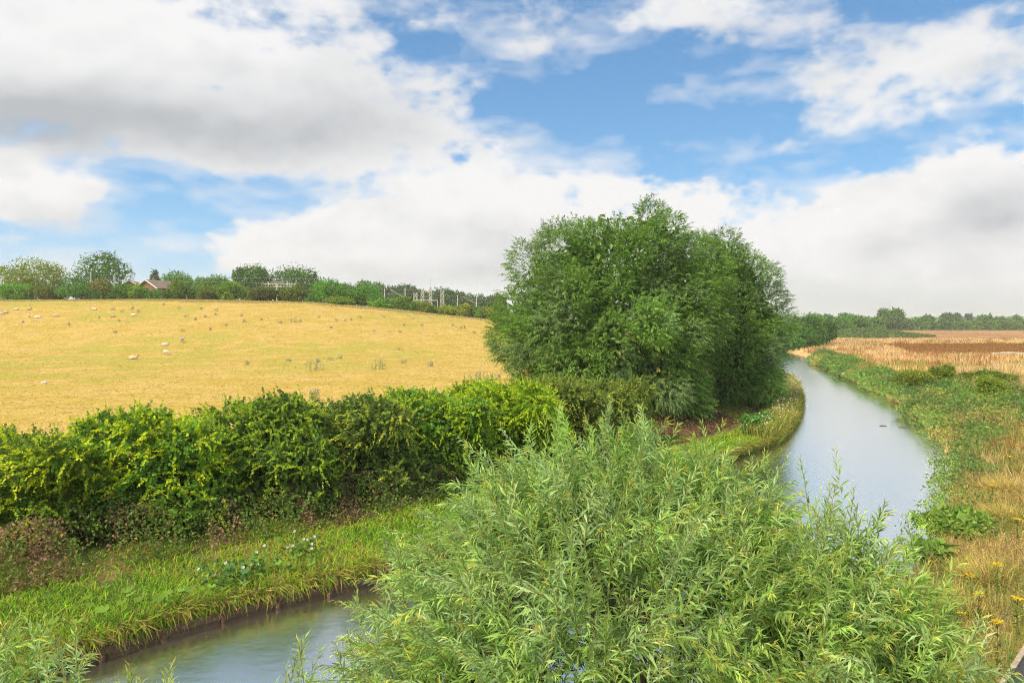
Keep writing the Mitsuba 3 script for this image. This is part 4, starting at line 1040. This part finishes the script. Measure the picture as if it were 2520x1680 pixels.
def sheep_mesh(pose, seed):
    """A lying, grazing or standing sheep facing +x, feet on z = 0: one skin over a jointed skeleton of tapered bones."""
    r = np.random.default_rng(seed)
    S = lambda p, rad: manifold3d.Manifold.sphere(rad, 14).translate(tuple(p))
    bone = lambda a, ra, b, rb: manifold3d.Manifold.batch_hull([S(a, ra), S(b, rb)])
    parts = []
    up = 0.0 if pose != 'lying' else -0.36
    parts.append(manifold3d.Manifold.batch_hull([S((-0.36, 0, 0.66 + up), 0.23), S((0.0, 0, 0.62 + up), 0.27), S((0.32, 0, 0.66 + up), 0.21)]))
    if pose == 'grazing':
        head, muz, nb = (0.72, 0, 0.30), (0.80, 0, 0.12), (0.40, 0, 0.66)
    else:
        head, muz, nb = (0.60, 0.0, 0.98 + up), (0.78, 0, 0.90 + up), (0.36, 0, 0.72 + up)
    parts.append(bone(nb, 0.16, head, 0.085))
    parts.append(bone(head, 0.088, muz, 0.048))
    h, m = np.array(head), np.array(muz)
    f = unit(m - h)
    upv = np.cross(np.array([0, 1.0, 0]), f) * -1
    for s in (-1, 1):
        e0 = h - 0.02 * f + upv * 0.05 + np.array([0, 0.07 * s, 0])
        parts.append(bone(e0, 0.022, e0 + np.array([-0.02, 0.10 * s, -0.01]), 0.016))
    if pose == 'lying':
        for s in (-1, 1):
            parts.append(bone((0.28, 0.14 * s, 0.16), 0.075, (0.48, 0.15 * s, 0.06), 0.045)); parts.append(bone((0.48, 0.15 * s, 0.06), 0.042, (0.30, 0.16 * s, 0.035), 0.035))
            parts.append(bone((-0.34, 0.18 * s, 0.18), 0.12, (-0.12, 0.24 * s, 0.08), 0.06)); parts.append(bone((-0.12, 0.24 * s, 0.07), 0.045, (-0.38, 0.25 * s, 0.035), 0.035))
    else:
        for s in (-1, 1):
            k = 0.05 * s
            parts += [bone((0.27 + k, 0.12 * s, 0.55), 0.085, (0.28 + k, 0.12 * s, 0.30), 0.045), bone((0.28 + k, 0.12 * s, 0.30), 0.042, (0.27 + k, 0.12 * s, 0.03), 0.033)]
            parts += [bone((-0.36 - k, 0.13 * s, 0.58), 0.12, (-0.27 - k, 0.13 * s, 0.40), 0.06), bone((-0.27 - k, 0.13 * s, 0.40), 0.05, (-0.42 - k, 0.13 * s, 0.26), 0.038), bone((-0.42 - k, 0.13 * s, 0.26), 0.036, (-0.40 - k, 0.13 * s, 0.03), 0.033)]
    parts.append(bone((-0.57, 0, 0.70 + up), 0.05, (-0.62, 0, 0.52 + up), 0.03))
    body = manifold3d.Manifold.batch_boolean(parts, manifold3d.OpType.Add).refine_to_length(0.14)
    mm = body.to_mesh()
    tm = trimesh.Trimesh(mm.vert_properties[:, :3], mm.tri_verts, process=False)
    trimesh.smoothing.filter_taubin(tm, iterations=6)
    v = np.array(tm.vertices)
    wool = (np.linalg.norm(v - (h + m) / 2, axis=1) > 0.17) & (v[:, 2] > (0.34 if pose != 'lying' else 0.09))
    v = v + tm.vertex_normals * np.where(wool, 0.035 * (meshkit.noise(v * 14, seed) - 0.3), 0)[:, None]
    c = np.where(wool[:, None], np.array([0.68, 0.61, 0.50]) * (0.85 + 0.3 * meshkit.noise(v * 9, 3))[:, None], [[0.50, 0.42, 0.34]])
    return v, np.array(tm.faces), c


POSE = {p: sheep_mesh(p, 7) for p in ('lying', 'grazing', 'standing')}
SHEEP = [  # x, y, heading, pose, size, tone, label
    (-60.3, 121.8, 10, 'lying', 1.15, (1, .98, .95), 'sheep lying with raised head turned right, upper left of the group of four nearest sheep'),
    (-59.4, 126.0, 80, 'standing', 1.0, (.95, .98, 1.0), 'sheep standing seen from behind, highest of the four nearest sheep'),
    (-54.0, 109.3, -15, 'grazing', 1.05, (1, 1, .95), 'sheep grazing with its head down to the right, among the four nearest'),
    (-55.2, 102.1, 5, 'lying', 1.2, (1, .88, .75), 'tan sheep lying down facing right, lowest of all the sheep'),
    (-117.3, 162.1, 190, 'lying', 1.25, (.85, .7, .6), 'brownish sheep lying near the left picture edge'),
    (-115.9, 158.8, 40, 'grazing', 1.0, (1.1, 1.1, 1.1), 'whitish sheep cut by the left picture edge'),
    (-118.6, 167.5, 170, 'lying', 1.15, (.95, .85, .75), 'left sheep of a lying pair high on the left of the pasture'),
    (-115.6, 167.5, 10, 'lying', 1.15, (.9, .72, .58), 'right, browner sheep of a lying pair high on the left of the pasture'),
    (-107.2, 155.3, 120, 'grazing', 0.9, (1.15, 1.12, 1.1), 'small white sheep left of the ewe and lamb'),
    (-104.7, 154.6, 15, 'lying', 1.2, (1.2, 1.18, 1.12), 'white ewe lying beside a lamb'),
    (-102.9, 157.0, 200, 'standing', 0.62, (1.1, 1.08, 1.0), 'lamb standing just behind the white lying ewe'),
    (-101.6, 156.0, 20, 'grazing', 0.95, (1.05, .98, .88), 'sheep grazing alone right of the ewe and lamb'),
    (-99.9, 167.5, 185, 'lying', 1.2, (1.1, 1.02, .95), 'pale sheep lying at the top of the pasture below the tall gappy tree'),
    (-95.4, 167.0, 30, 'grazing', 0.95, (1, .88, .72), 'sheep at the top of the pasture right of the pale lying one'),
    (-89.1, 156.2, 180, 'lying', 1.1, (.8, .62, .5), 'brown sheep lying below the sheep at the top of the pasture'),
    (-85.6, 158.3, 0, 'lying', 1.15, (1.15, 1.05, .95), 'pale sheep lying flat, farthest right of the upper sheep'),
]
for x, y, hd, pose, sc, tone, lab in SHEEP:
    v, f, c = POSE[pose]
    a = math.radians(hd)
    R_ = np.array([[math.cos(a), -math.sin(a), 0], [math.sin(a), math.cos(a), 0], [0, 0, 1]])
    key = put(fresh('sheep'), ((v * sc * 0.86) @ R_.T + on(x, y, -0.01), f, np.clip(c * np.array(tone), 0, .9)), 'matt', smooth=True)
    tag(key, lab, 'sheep', 'sheep in the pasture')
st = trimesh.creation.icosphere(2, 0.22)
st.vertices *= np.array([1.3, 0.9, 0.6]) * (0.8 + 0.4 * meshkit.noise(st.vertices * 9, 2))[:, None]
tag(put('pale_stone', colour((st.vertices + on(-44.6, 66.8, 0.08), st.faces), (0.75, 0.74, 0.70)), 'matt', smooth=True), 'small white stone lying in the grass of the pasture', 'stone')

# ------------------------------------------------------------------ thistle clumps in the pasture
THISTLES = [(-92.6, 171.2), (-91.5, 168.5), (-81.3, 168.5), (-80.6, 170.0), (-75.3, 169.7), (-70.8, 167.2), (-69.7, 169.2), (-69.1, 157.8), (-68.2, 161.1), (-91.0, 163.3), (-95.2, 161.4), (-91.1, 154.3), (-91.5, 144.6),
            (-84.5, 150.3), (-73.5, 143.5), (-77.4, 136.5), (-65.2, 138.1), (-60.6, 140.4), (-58.9, 141.2), (-59.7, 146.1), (-57.8, 151.0), (-61.9, 159.9), (-65.6, 159.2), (-69.2, 153.0), (-87.7, 176.1), (-88.0, 164.5),
            (-39.5, 99.7), (-34.9, 92.3), (-73.2, 156.9), (-103.6, 148.3), (-90.3, 144.6), (-46.7, 154.3), (-50.1, 151.6), (-55.2, 154.3), (-46.0, 141.4), (-40.0, 158.8), (-37.9, 158.8), (-36.9, 161.1),
            (-32.5, 170.2), (-31.4, 170.7), (-24.3, 157.8), (-23.5, 146.1), (-27.5, 172.5), (-24.2, 171.5), (-20.6, 160.4), (-13.8, 163.3), (-14.3, 143.1), (-8.2, 151.2), (-10.9, 161.4), (-28.6, 145.0), (-36.7, 122.8),
            (-19.3, 120.0), (-31.7, 99.2), (-26.6, 101.9), (-24.6, 95.9), (-25.7, 105.0), (-10.5, 90.8), (-15.1, 96.9), (-34.0, 89.6), (-44.7, 162.1), (-27.0, 97.5), (-11.5, 159.0), (-19.0, 153.0), (-36.0, 166.0), (-38.2, 147.6)]
BIGT = [(-23.4, 83.4, 1.35, 1.15, 'largest grey green thistle clump, alone in the near pasture'), (-16.3, 85.2, 1.1, 1.3, 'tall ragged thistle clump right of the largest one'), (-3.5, 69.1, 1.5, 0.8, 'left of two wide pale thistle clumps beside the big willow'),
        (-1.7, 70.4, 1.5, 0.8, 'right of two wide pale thistle clumps beside the big willow'), (-14.8, 52.2, 0.6, 0.75, 'grey thistle just above the near hedge'), (-48.0, 153.9, 1.8, 1.1, 'broad thistle clump high in the middle of the pasture')]
TH = {}
for q, (x, y, w, h, lab) in enumerate([(a, b, None, None, None) for k, (a, b) in enumerate(THISTLES) if k % 4 != 2] + BIGT):
    r = np.random.default_rng(800 + q)
    w, h = w or r.uniform(0.3, 0.8), h or r.uniform(0.3, 0.65)
    n = 110 if lab else 42
    c0 = [(0.46, 0.50, 0.26), (0.52, 0.52, 0.29), (0.48, 0.53, 0.20)][q % 3]
    sx, sy = x + r.normal(0, .32 * w, 14), y + r.normal(0, .32 * w, 14)
    st = [tube([[a, b, float(ground(a, b)) - .05], [a + r.normal(0, .1), b + r.normal(0, .1), float(ground(a, b)) + h * r.uniform(.6, 1.05)]], [.018, .012], 3, False) for a, b in zip(sx, sy)]
    i = r.integers(0, 14, n)
    z = r.uniform(0.08, 1, n)
    base = np.array([st[k][0][0] for k in i]) * (1 - z[:, None]) + np.array([st[k][0][3] for k in i]) * z[:, None]
    lf = leaves(base, unit(r.normal(size=(n, 3)) + .3 * UP), unit(UP + .6 * r.normal(size=(n, 3))), r.uniform(.15, .3, n), .11, jitter(c0, n, r), .2, .2)
    fl = leaves(np.array([s_[0][3] for s_ in st]), np.tile(UP, (14, 1)), unit(r.normal(size=(14, 3))), .14, .12, jitter((0.50, 0.42, 0.46), 14, r), .1, 0)
    key = fresh('thistle_clump')
    put(key + '__leaves', cat([lf, colour(cat(st), (0.42, 0.44, 0.24))]), 'leaf')
    put(key + '__flower_heads', fl, 'leaf')
    tag(key + '__flower_heads', 'dull purple flower heads', kind='stuff')
    if lab:
        tag(key, lab, 'thistle')
    else:
        area = ('upper', 'middle', 'lower')[int(y < 156) + int(y < 130)] + ' ' + ('left', 'middle', 'right')[int(x / y > -0.45) + int(x / y > -0.20)]
        TH.setdefault(area, []).append((x / y, key))
for area, found in TH.items():
    for k, (_, key) in enumerate(sorted(found)):
        tag(key, f'small thistle clump, {ORD[k]} from the left in the {area} of the pasture', 'thistle', 'small thistle clumps dotted over the pasture')

# ------------------------------------------------------------------ railway masts, gantry, houses on the skyline


def beam(a, b, w):
    return tube([a, b], [w / 2, w / 2], 4)


def mast(x, y, top, label, arm=None, wd=0.36):
    key = fresh('railway_mast')
    z = float(ground(x, y)) - 1.0
    put(key + '__post', beam((x, y, z), (x, y, top), wd), 'galvanised')
    if arm:
        e = (x + arm[0], y + arm[1], top - 0.4)
        put(key + '__cantilever_arm', beam((x, y, top - 3.2), e, 0.13), 'galvanised')
        put(key + '__insulator', tube([(x + .62 * arm[0], y + .62 * arm[1], top - 1.46), (x + .78 * arm[0], y + .78 * arm[1], top - 1.02)], [.16, .16], 7), 'rusty_steel')
    tag(key, label, 'mast', 'railway masts')
    return np.array([x, y, top])


zr = lambda row, y: EYE + (HOR - row) * y / F
xc = lambda col, y: (col - 512) * y / F
ma = mast(xc(90.8, 203), 203, zr(271.5, 203), 'left pale mast in front of the tall gappy tree', None, 0.5)
mb = mast(xc(114.6, 206), 206, zr(273.5, 206), 'right pale mast with a slanting strut beside the house roofs', (-6.0, 4.0), 0.5)
mc = mast(xc(384.5, 232), 232, zr(288, 232), 'first slender mast right of the bright green trees')
md = mast(xc(405.3, 240), 240, zr(288, 240), 'second slender mast with a slanting arm', (-5.5, 2.0))
me = mast(xc(457.5, 262), 262, zr(295, 262), 'slender mast left of the last one before the big willow')
mf = mast(xc(476.5, 270), 270, zr(295, 270), 'last slender mast before the big willow', (-5.5, 2.0))
wires = []
for a, b in ((ma, mb), (mb, np.array([-46, 216, ma[2] - 1])), (mc, md), (md, me), (me, mf), (np.array([-200, 196, ma[2] + 1]), ma)):
    for dz in (-0.3, -1.7):
        t = np.linspace(0, 1, 7)[:, None]
        wires.append(tube(a + (b - a) * t + UP * (dz - 1.2 * t * (1 - t)), 0.022, 3, False))
tag(put('overhead_wires', cat(wires), 'galvanised'), 'thin overhead railway wires strung between the pale masts', 'wires')


def lattice(x, y, z0, z1, w, label, spike=0.0):
    key = fresh('lattice_mast')
    h = z1 - z0
    at = lambda sx, sy, t: np.array([x + sx * w / 2 * (1 - .35 * t), y + sy * w / 2 * (1 - .35 * t), z0 + h * t])
    for sx, sy in ((-1, -1), (1, -1), (1, 1), (-1, 1)):
        put(fresh(key + '__leg'), beam(at(sx, sy, 0), at(sx, sy, 1), 0.14), 'galvanised')
    br = []
    nb = max(3, int(h / w / 1.1))
    ring = [(-1, -1), (1, -1), (1, 1), (-1, 1)]
    for k in range(nb):
        for q in range(4):
            a, b = ring[q], ring[(q + 1) % 4]
            br.append(beam(at(*a, k / nb), at(*b, (k + 1) / nb), 0.10)); br.append(beam(at(*b, k / nb), at(*a, (k + 1) / nb), 0.10)); br.append(beam(at(*a, (k + 1) / nb), at(*b, (k + 1) / nb), 0.10))
    put(key + '__bracing', cat(br), 'galvanised')
    if spike:
        put(key + '__spike', tube([(x, y, z1 - .5), (x, y, z1 + spike)], [.14, .06], 5), 'galvanised')
    tag(key + '__bracing', 'thin crossed braces', kind='stuff')
    tag(key, label, 'lattice mast', 'lattice masts of the substation')


lattice(xc(415.5, 270), 270, 4, zr(292.5, 270), 1.9, 'shortest lattice mast, at the left of the four')
lattice(xc(422.5, 275), 275, 4, zr(290.3, 275), 1.5, 'second lattice mast from the left')
lattice(xc(430.6, 300), 300, 4, zr(287, 300), 1.5, 'tallest lattice mast with a thin spike on top', 4.5)
lattice(xc(442.3, 272), 272, 4, zr(290, 272), 1.7, 'rightmost lattice mast of the four')
key = 'substation_beam'
y_ = 278
for c_ in (414.5, 437.5):
    put(fresh(key + '__post'), beam((xc(c_, y_), y_, 3), (xc(c_, y_), y_, zr(300, y_)), 0.32), 'galvanised')
put(key + '__crossbeam', cat([beam((xc(413, y_), y_, zr(300, y_)), (xc(438, y_), y_, zr(300, y_)), 0.28)]), 'galvanised')
tag(key, 'low pale portal beam between the feet of the lattice masts', 'gantry')

key = 'wire_gantry'
y_ = 214
for q, c_ in enumerate((268.5, 277, 287.5, 290)):
    put(fresh(key + '__post'), beam((xc(c_, y_), y_, 12), (xc(c_, y_), y_, zr((281.5, 283, 281, 284)[q], y_)), 0.42), 'galvanised')
for rw, c0, c1 in ((284, 264.5, 295.5), (286.5, 266, 293)):
    for e in (0, 1.6):
        put(fresh(key + '__rail'), beam((xc(c0, y_), y_ - e, zr(rw, y_)), (xc(c1, y_), y_ - e, zr(rw, y_)), 0.20), 'galvanised')
put(key + '__bracing', cat([beam((xc(a, y_), y_, zr(284, y_)), (xc(b, y_), y_, zr(290, y_)), 0.14) for a, b in ((265, 268), (273, 269), (292, 289), (295, 290.5))] + [beam((xc(a, y_), y_ - 1.6, zr(284, y_)), (xc(a, y_), y_, zr(284, y_)), 0.2) for a in (265, 270, 275, 280, 285, 290, 295)]), 'galvanised')
for c_ in (271, 275, 281, 287.5):
    put(fresh(key + '__insulator'), tube([(xc(c_, y_), y_, zr(284, y_)), (xc(c_, y_), y_, zr(281.8, y_))], [.18, .12], 7), 'rusty_steel')
put(key + '__busbar', cat([beam((xc(271, y_), y_, zr(281.8, y_)), (xc(281, y_), y_, zr(281.5, y_)), .1), beam((xc(281, y_), y_, zr(281.5, y_)), (xc(288, y_), y_, zr(280.6, y_)), .1)]), 'galvanised')
tag(key + '__bracing', 'thin struts and cross ties', kind='stuff')
tag(key, 'pale railway switching gantry above the dark bushes', 'gantry')


def house(x, y, w, d, z, hw, hr, rot, label, chimney=True):
    """A gabled house: ridge along its depth, gable with white bargeboards facing the field."""
    key = fresh('brick_house')
    a = math.radians(rot)
    R_ = np.array([[math.cos(a), -math.sin(a), 0], [math.sin(a), math.cos(a), 0], [0, 0, 1]])
    pl = lambda vf: (np.asarray(vf[0]) @ R_.T + np.array([x, y, z]), vf[1])
    wv_ = [[sx * w / 2, sy * d / 2, zz] for sy in (-1, 1) for sx, zz in ((-1, 0), (1, 0), (1, hw), (0, hw + hr), (-1, hw))]
    wf_ = [[0, 1, 2], [0, 2, 4], [2, 3, 4], [5, 7, 6], [5, 9, 7], [7, 9, 8], [0, 4, 9], [0, 9, 5], [1, 6, 7], [1, 7, 2]]
    put(key + '__wall', pl((np.array(wv_, float), np.array(wf_))), 'brick_red')
    th, ov = 0.16, 0.45
    sl = hr / (w / 2)
    rv, rf = [], []
    for s in (-1, 1):
        pts = [[0, -d / 2 - ov, hw + hr + .02], [s * (w / 2 + ov), -d / 2 - ov, hw - sl * ov + .02], [s * (w / 2 + ov), d / 2 + ov, hw - sl * ov + .02], [0, d / 2 + ov, hw + hr + .02]]
        b = len(rv)
        rv += pts + [[p[0], p[1], p[2] + th] for p in pts]
        rf += [[b + q for q in t] for t in ([0, 1, 2], [0, 2, 3], [4, 6, 5], [4, 7, 6], [0, 4, 5], [0, 5, 1], [1, 5, 6], [1, 6, 2], [2, 6, 7], [2, 7, 3])]
    put(key + '__roof', pl((np.array(rv), np.array(rf))), 'roof_tile')
    for s in (-1, 1):
        put(fresh(key + '__bargeboard'), pl(beam((0, -d / 2 - ov - .06, hw + hr - .05), (s * (w / 2 + ov), -d / 2 - ov - .06, hw - sl * ov - .05), 0.42)), 'white_paint')
    put(fresh(key + '__window'), pl(box(-.7, .7, -d / 2 - .04, -d / 2 - .01, hw - 1.3, hw - .1)), 'window_glass')
    put(fresh(key + '__window__frame'), pl(cat([box(-.85, -.7, -d / 2 - .07, -d / 2 - .005, hw - 1.4, hw), box(.7, .85, -d / 2 - .07, -d / 2 - .005, hw - 1.4, hw), box(-.7, .7, -d / 2 - .07, -d / 2 - .005, hw - .1, hw), box(-.7, .7, -d / 2 - .07, -d / 2 - .005, hw - 1.4, hw - 1.3)])), 'white_paint')
    if chimney:
        put(key + '__roof__chimney', pl(box(-2.6, -1.9, -.4, .4, hw + hr - 2.0, hw + hr + 1.2)), 'brick_red')
    tag(key, label, 'house', 'brick houses on the skyline')


house(xc(153.5, 232), 236, 8.5, 12, zr(287.8, 232) - 2.6, 2.6, 2.6, -14, 'brick house with white bargeboards on its gable and a chimney')
house(xc(125.5, 236), 241, 8.0, 12, zr(287.0, 236) - 2.6, 2.6, 2.3, 16, 'brick house whose brown roof end shows left of the white gable', False)

PO = ['first', 'second', 'third', 'fifth', 'seventh', 'sixth', 'fourth']
for q, (x, y) in enumerate([(-113.3, 193), (-96.5, 192.5), (-89.5, 192.5), (-69.8, 192.5), (-52, 192.5), (-63, 192.5), (-77.5, 192.5)]):
    z = float(ground(x, y))
    key = put(fresh('fence_post'), tube([(x, y, z - .4), (x + .05, y, z + 1.1), (x + .05, y, z + 1.3)], [.13, .12, .04], 6), 'post_wood')
    tag(key, f'grey wooden fence post in front of the far field hedge, {PO[q]} from the left', 'fence post', 'fence posts along the far field hedge')
r = np.random.default_rng(880)
n = 700
x, y = r.uniform(-18, -12.5, n), r.uniform(226, 228, n)
put('pink_willowherb', leaves(on(x, y) + UP * r.uniform(0.8, 2.6, (n, 1)), unit(r.normal(size=(n, 3)) + UP), unit(r.normal(size=(n, 3))), 0.45, 0.28, jitter((0.48, 0.27, 0.34), n, r, .15), .2, .1), 'leaf')
tag('pink_willowherb', 'pink flowering weeds at the far railway hedge', 'flowers', kind='stuff')

# ------------------------------------------------------------------ flowers and single plants on the banks
RW = {5: 'nearest', 6: 'second nearest', 4: 'third nearest', 3: 'fourth nearest', 2: 'fifth nearest', 1: 'sixth nearest', 11: 'seventh nearest', 0: 'eighth nearest', 10: 'fourth farthest', 8: 'third farthest', 7: 'second farthest', 9: 'farthest of all'}
for q, (x, y) in enumerate([(13.5, 18.7), (10.4, 15.0), (9.5, 14.5), (9.0, 13.5), (9.6, 13.3), (7.95, 12.5), (8.4, 12.1), (19.2, 27.0), (15.3, 22.3), (28.3, 43.9), (16.2, 21.5), (12.6, 17.0)]):
    r = np.random.default_rng(900 + q)
    z = float(ground(x, y))
    key = fresh('ragwort')
    top = np.array([x, y, 1.28 + r.uniform(-.05, .05)])
    put(key + '__stem', colour(cat([tube([(x, y + .02, z - .05), (x, y, top[2] - .12)], [.006, .005], 4, False)] + [tube([top - UP * .14, top + np.array([*(r.normal(0, .05, 2)), -.01])], [.004, .003], 3, False) for _ in range(8)]), (0.20, 0.22, 0.06)), 'leaf')
    n = 46
    p = top + np.stack([r.normal(0, .05, n), r.normal(0, .05, n), r.normal(0, .012, n)], 1)
    put(key + '__flower_head', leaves(p, unit(r.normal(size=(n, 3)) * [1, 1, .3]), unit(UP + .3 * r.normal(size=(n, 3))), .042, .036, jitter((0.86, 0.64, 0.03), n, r, .10, .04), .05, 0), 'leaf')
    n = 26
    t = r.uniform(.1, .85, (n, 1))
    put(key + '__leaves', leaves(np.array([x, y, z]) * (1 - t) + top * t, unit(r.normal(size=(n, 3)) + .2 * UP), unit(UP + .4 * r.normal(size=(n, 3))), .10, .035, jitter((0.16, 0.24, 0.06), n, r), .2, .3), 'leaf')
    tag(key + '__flower_head', 'flat yellow flower cluster', kind='stuff')
    tag(key, f'yellow ragwort on the right bank, {RW[q]} from the camera', 'ragwort', 'ragwort plants on the right bank')

for q, (x, y, h, lab) in enumerate([(14.9, 21.2, 0.85, 'bleached grass tussock farthest along the right bank'), (11.0, 16.3, 0.8, 'bleached grass tussock in the middle of the right bank'), (9.4, 14.6, 0.75, 'bleached grass tussock nearest the drooping willow shrub'), (17.5, 25.0, 0.8, 'bleached grass tussock beside the brambles')]):
    r = np.random.default_rng(930 + q)
    n = 420
    a, d = r.uniform(0, 6.28, n), np.abs(r.normal(0, .22, n))
    B = on(x + d * np.cos(a), y + d * np.sin(a), -.02)
    D = unit(np.stack([np.cos(a) * .5, np.sin(a) * .5, np.ones(n)], 1) + .22 * r.normal(size=(n, 3)) + [-.35, .1, 0])
    key = put(fresh('grass_tussock'), leaves(B, D, unit(r.normal(size=(n, 3)) + [0, -1, 0]), r.uniform(.5, 1, n) * h, .02, pick(r, n, [(0.70, 0.56, 0.20), (0.60, 0.50, 0.15), (0.45, 0.45, 0.10)], (3, 3, 1)), .1, .25, True), 'leaf')
    tag(key, lab, 'grass tussock', 'bleached grass tussocks on the right bank')

# white bindweed, butterbur and reeds on the left bank
for q, (s_, o_, n, lab) in enumerate([(0, 0.75, 5, 'lower left white flowered bindweed near the timber edging'), (0.9, 1.0, 4, 'white flowered bindweed in the middle of three'), (2.4, 1.7, 9, 'upper right bindweed with the most white flowers')]):
    r = np.random.default_rng(950 + q)
    c = np.array(LINE_L.interpolate(LINE_L.project(shapely.Point(-5.9, 15.3)) + s_).coords[0])
    t2 = np.array([.66, .75])
    p0 = c + np.array([-t2[1], t2[0]]) * o_
    key = fresh('bindweed')
    m_ = 90
    P = on(p0[0] + r.normal(0, .35, m_), p0[1] + r.normal(0, .25, m_)) + UP * r.uniform(.1, .55, (m_, 1))
    put(key + '__leaves', leaves(P, unit(r.normal(size=(m_, 3))), unit(UP + .5 * r.normal(size=(m_, 3))), .14, .12, jitter((0.16, 0.30, 0.06), m_, r), .15, .1), 'leaf')
    for k in range(n):
        b = P[r.integers(m_)] + UP * .10
        ax = unit(np.array([r.normal(0, .4), -.8, .8 + r.normal(0, .2)]))
        u = unit(np.cross(ax, [1, 0, .2])); w_ = np.cross(ax, u)
        an = np.arange(8) * np.pi / 4
        ring = b + ax * .05 + .04 * (np.cos(an)[:, None] * u + np.sin(an)[:, None] * w_)
        put(fresh(key + '__flower'), colour((np.vstack([[b], ring]), np.array([[0, 1 + i, 1 + (i + 1) % 8] for i in range(8)])), (0.85, 0.84, 0.78)), 'leaf')
    tag(key, lab, 'bindweed', 'bindweed plants on the left bank')


def round_leaf_plant(x, y, n, size, col, label, q):
    r = np.random.default_rng(970 + q)
    z = float(ground(x, y))
    key = fresh('butterbur')
    st = []
    for k in range(n):
        c = np.array([x + r.normal(0, .35), y + r.normal(0, .22), z + r.uniform(.22, .5)])
        nn = unit(np.array([r.normal(0, .3), -.35 + r.normal(0, .2), 1]))
        u = unit(np.cross(nn, [1, .3, 0])); w_ = np.cross(nn, u)
        an = np.linspace(0.35, 2 * np.pi - 0.35, 11)
        s = size * r.uniform(.7, 1.2)
        rim = c + s * (np.cos(an)[:, None] * u + np.sin(an)[:, None] * w_) * (1 + .06 * np.cos(an * 5))[:, None] + nn * (.12 * s)
        put(fresh(key + '__leaf'), colour((np.vstack([[c], rim]), np.array([[0, 1 + i, 2 + i] for i in range(10)])), jitter(col, 1, r, .12, .05)[0]), 'leaf')
        st.append(tube([[x, y, z], c], [.008, .006], 4, False))
    put(key + '__stalks', colour(cat(st), (.25, .3, .08)), 'leaf')
    tag(key, label, 'butterbur', 'round leaved plants on the left bank')


for q, (s_, o_, n, col, lab) in enumerate([(0.2, .45, 9, (0.12, 0.24, 0.09), 'dark bluish round leaved plant under the white flowers'), (-1.1, .45, 9, (0.21, 0.38, 0.06), 'bright green round leaved plant left of the white flowers'), (-2.6, .40, 8, (0.21, 0.38, 0.06), 'bright green round leaved plant at the water edge nearest the corner shrub'), (-1.9, 0.9, 6, (0.21, 0.38, 0.06), 'small round leaved plant a little up the bank'), (1.6, .6, 8, (0.21, 0.38, 0.06), 'bright green round leaved plant right of the white flowers')]):
    c = np.array(LINE_L.interpolate(LINE_L.project(shapely.Point(-5.9, 15.3)) + s_).coords[0])
    round_leaf_plant(*(c + np.array([-.75, .66]) * o_), n, 0.10, col, lab, q)

# flowering reeds and tall herbs where the left bank juts out
r = np.random.default_rng(990)
x, y, o_, t_ = along(r, 7000, LINE_L, LINE_L.project(shapely.Point(13, 36)), LINE_L.project(shapely.Point(29.5, 72)), -0.1, 1.3)
n = len(x)
put('waterside_herbs', blades(r, on(x, y, -.05), r.uniform(.45, 1.15, n) * (.5 + .9 * patch(x, y, 1.5, 77)), .05, .25, pick(r, n, [(0.30, 0.42, 0.05), (0.46, 0.42, 0.10), (0.20, 0.33, 0.05), (0.50, 0.36, 0.14)], (3, 3, 2, 2)), .5, 3), 'leaf')
tag('waterside_herbs', 'tall yellow green herbs lining the left bank beyond the bulge', 'reeds', kind='stuff')
k = r.random(n) < .07
m_ = int(k.sum())
put('cream_flowers', leaves(on(x[k], y[k]) + UP * r.uniform(.6, 1.1, (m_, 1)), unit(r.normal(size=(m_, 3))), unit(UP + .4 * r.normal(size=(m_, 3))), .11, .10, jitter((0.78, 0.74, 0.52), m_, r, .1, .04), .1, 0), 'leaf')
tag('cream_flowers', 'cream flower heads among the waterside herbs', 'flowers', kind='stuff')
# driftwood pole in the far meadow, floating twigs on the water
tag(put('bleached_pole', tube([(83.0, 121.0, 1.0), (86.0, 121.3, 1.1), (89.5, 121.5, 1.0)], [.10, .12, .08], 6), 'white_paint'), 'bleached pole lying in the dry meadow near the fallow plot', 'pole')
for q, (a, b) in enumerate((((22.9, 43.6), (23.3, 43.5)), ((23.7, 42.9), (24.2, 42.7)))):
    tag(put(fresh('floating_twig'), tube([(a[0], a[1], .015), ((a[0] + b[0]) / 2, (a[1] + b[1]) / 2 + .05, .03), (b[0], b[1], .012)], [.02, .025, .012], 5), 'bark'), ('left' if q == 0 else 'right') + ' twig of two floating in the middle of the canal', 'twig')

# ------------------------------------------------------------------ thin summer haze
scene['air'] = {'type': 'homogeneous', 'albedo': {'type': 'rgb', 'value': [0.90, 0.94, 0.98]}, 'sigma_t': 0.00028}
scene['haze'] = {'type': 'cube', 'to_world': T().translate([0, 0, 36]).scale([6700, 6700, 40]), 'bsdf': {'type': 'null'}, 'interior': {'type': 'ref', 'id': 'air'}}
labels['haze'] = {'label': 'thin summer haze that pales the far trees', 'kind': 'stuff'}
scene['camera']['medium'] = {'type': 'ref', 'id': 'air'}
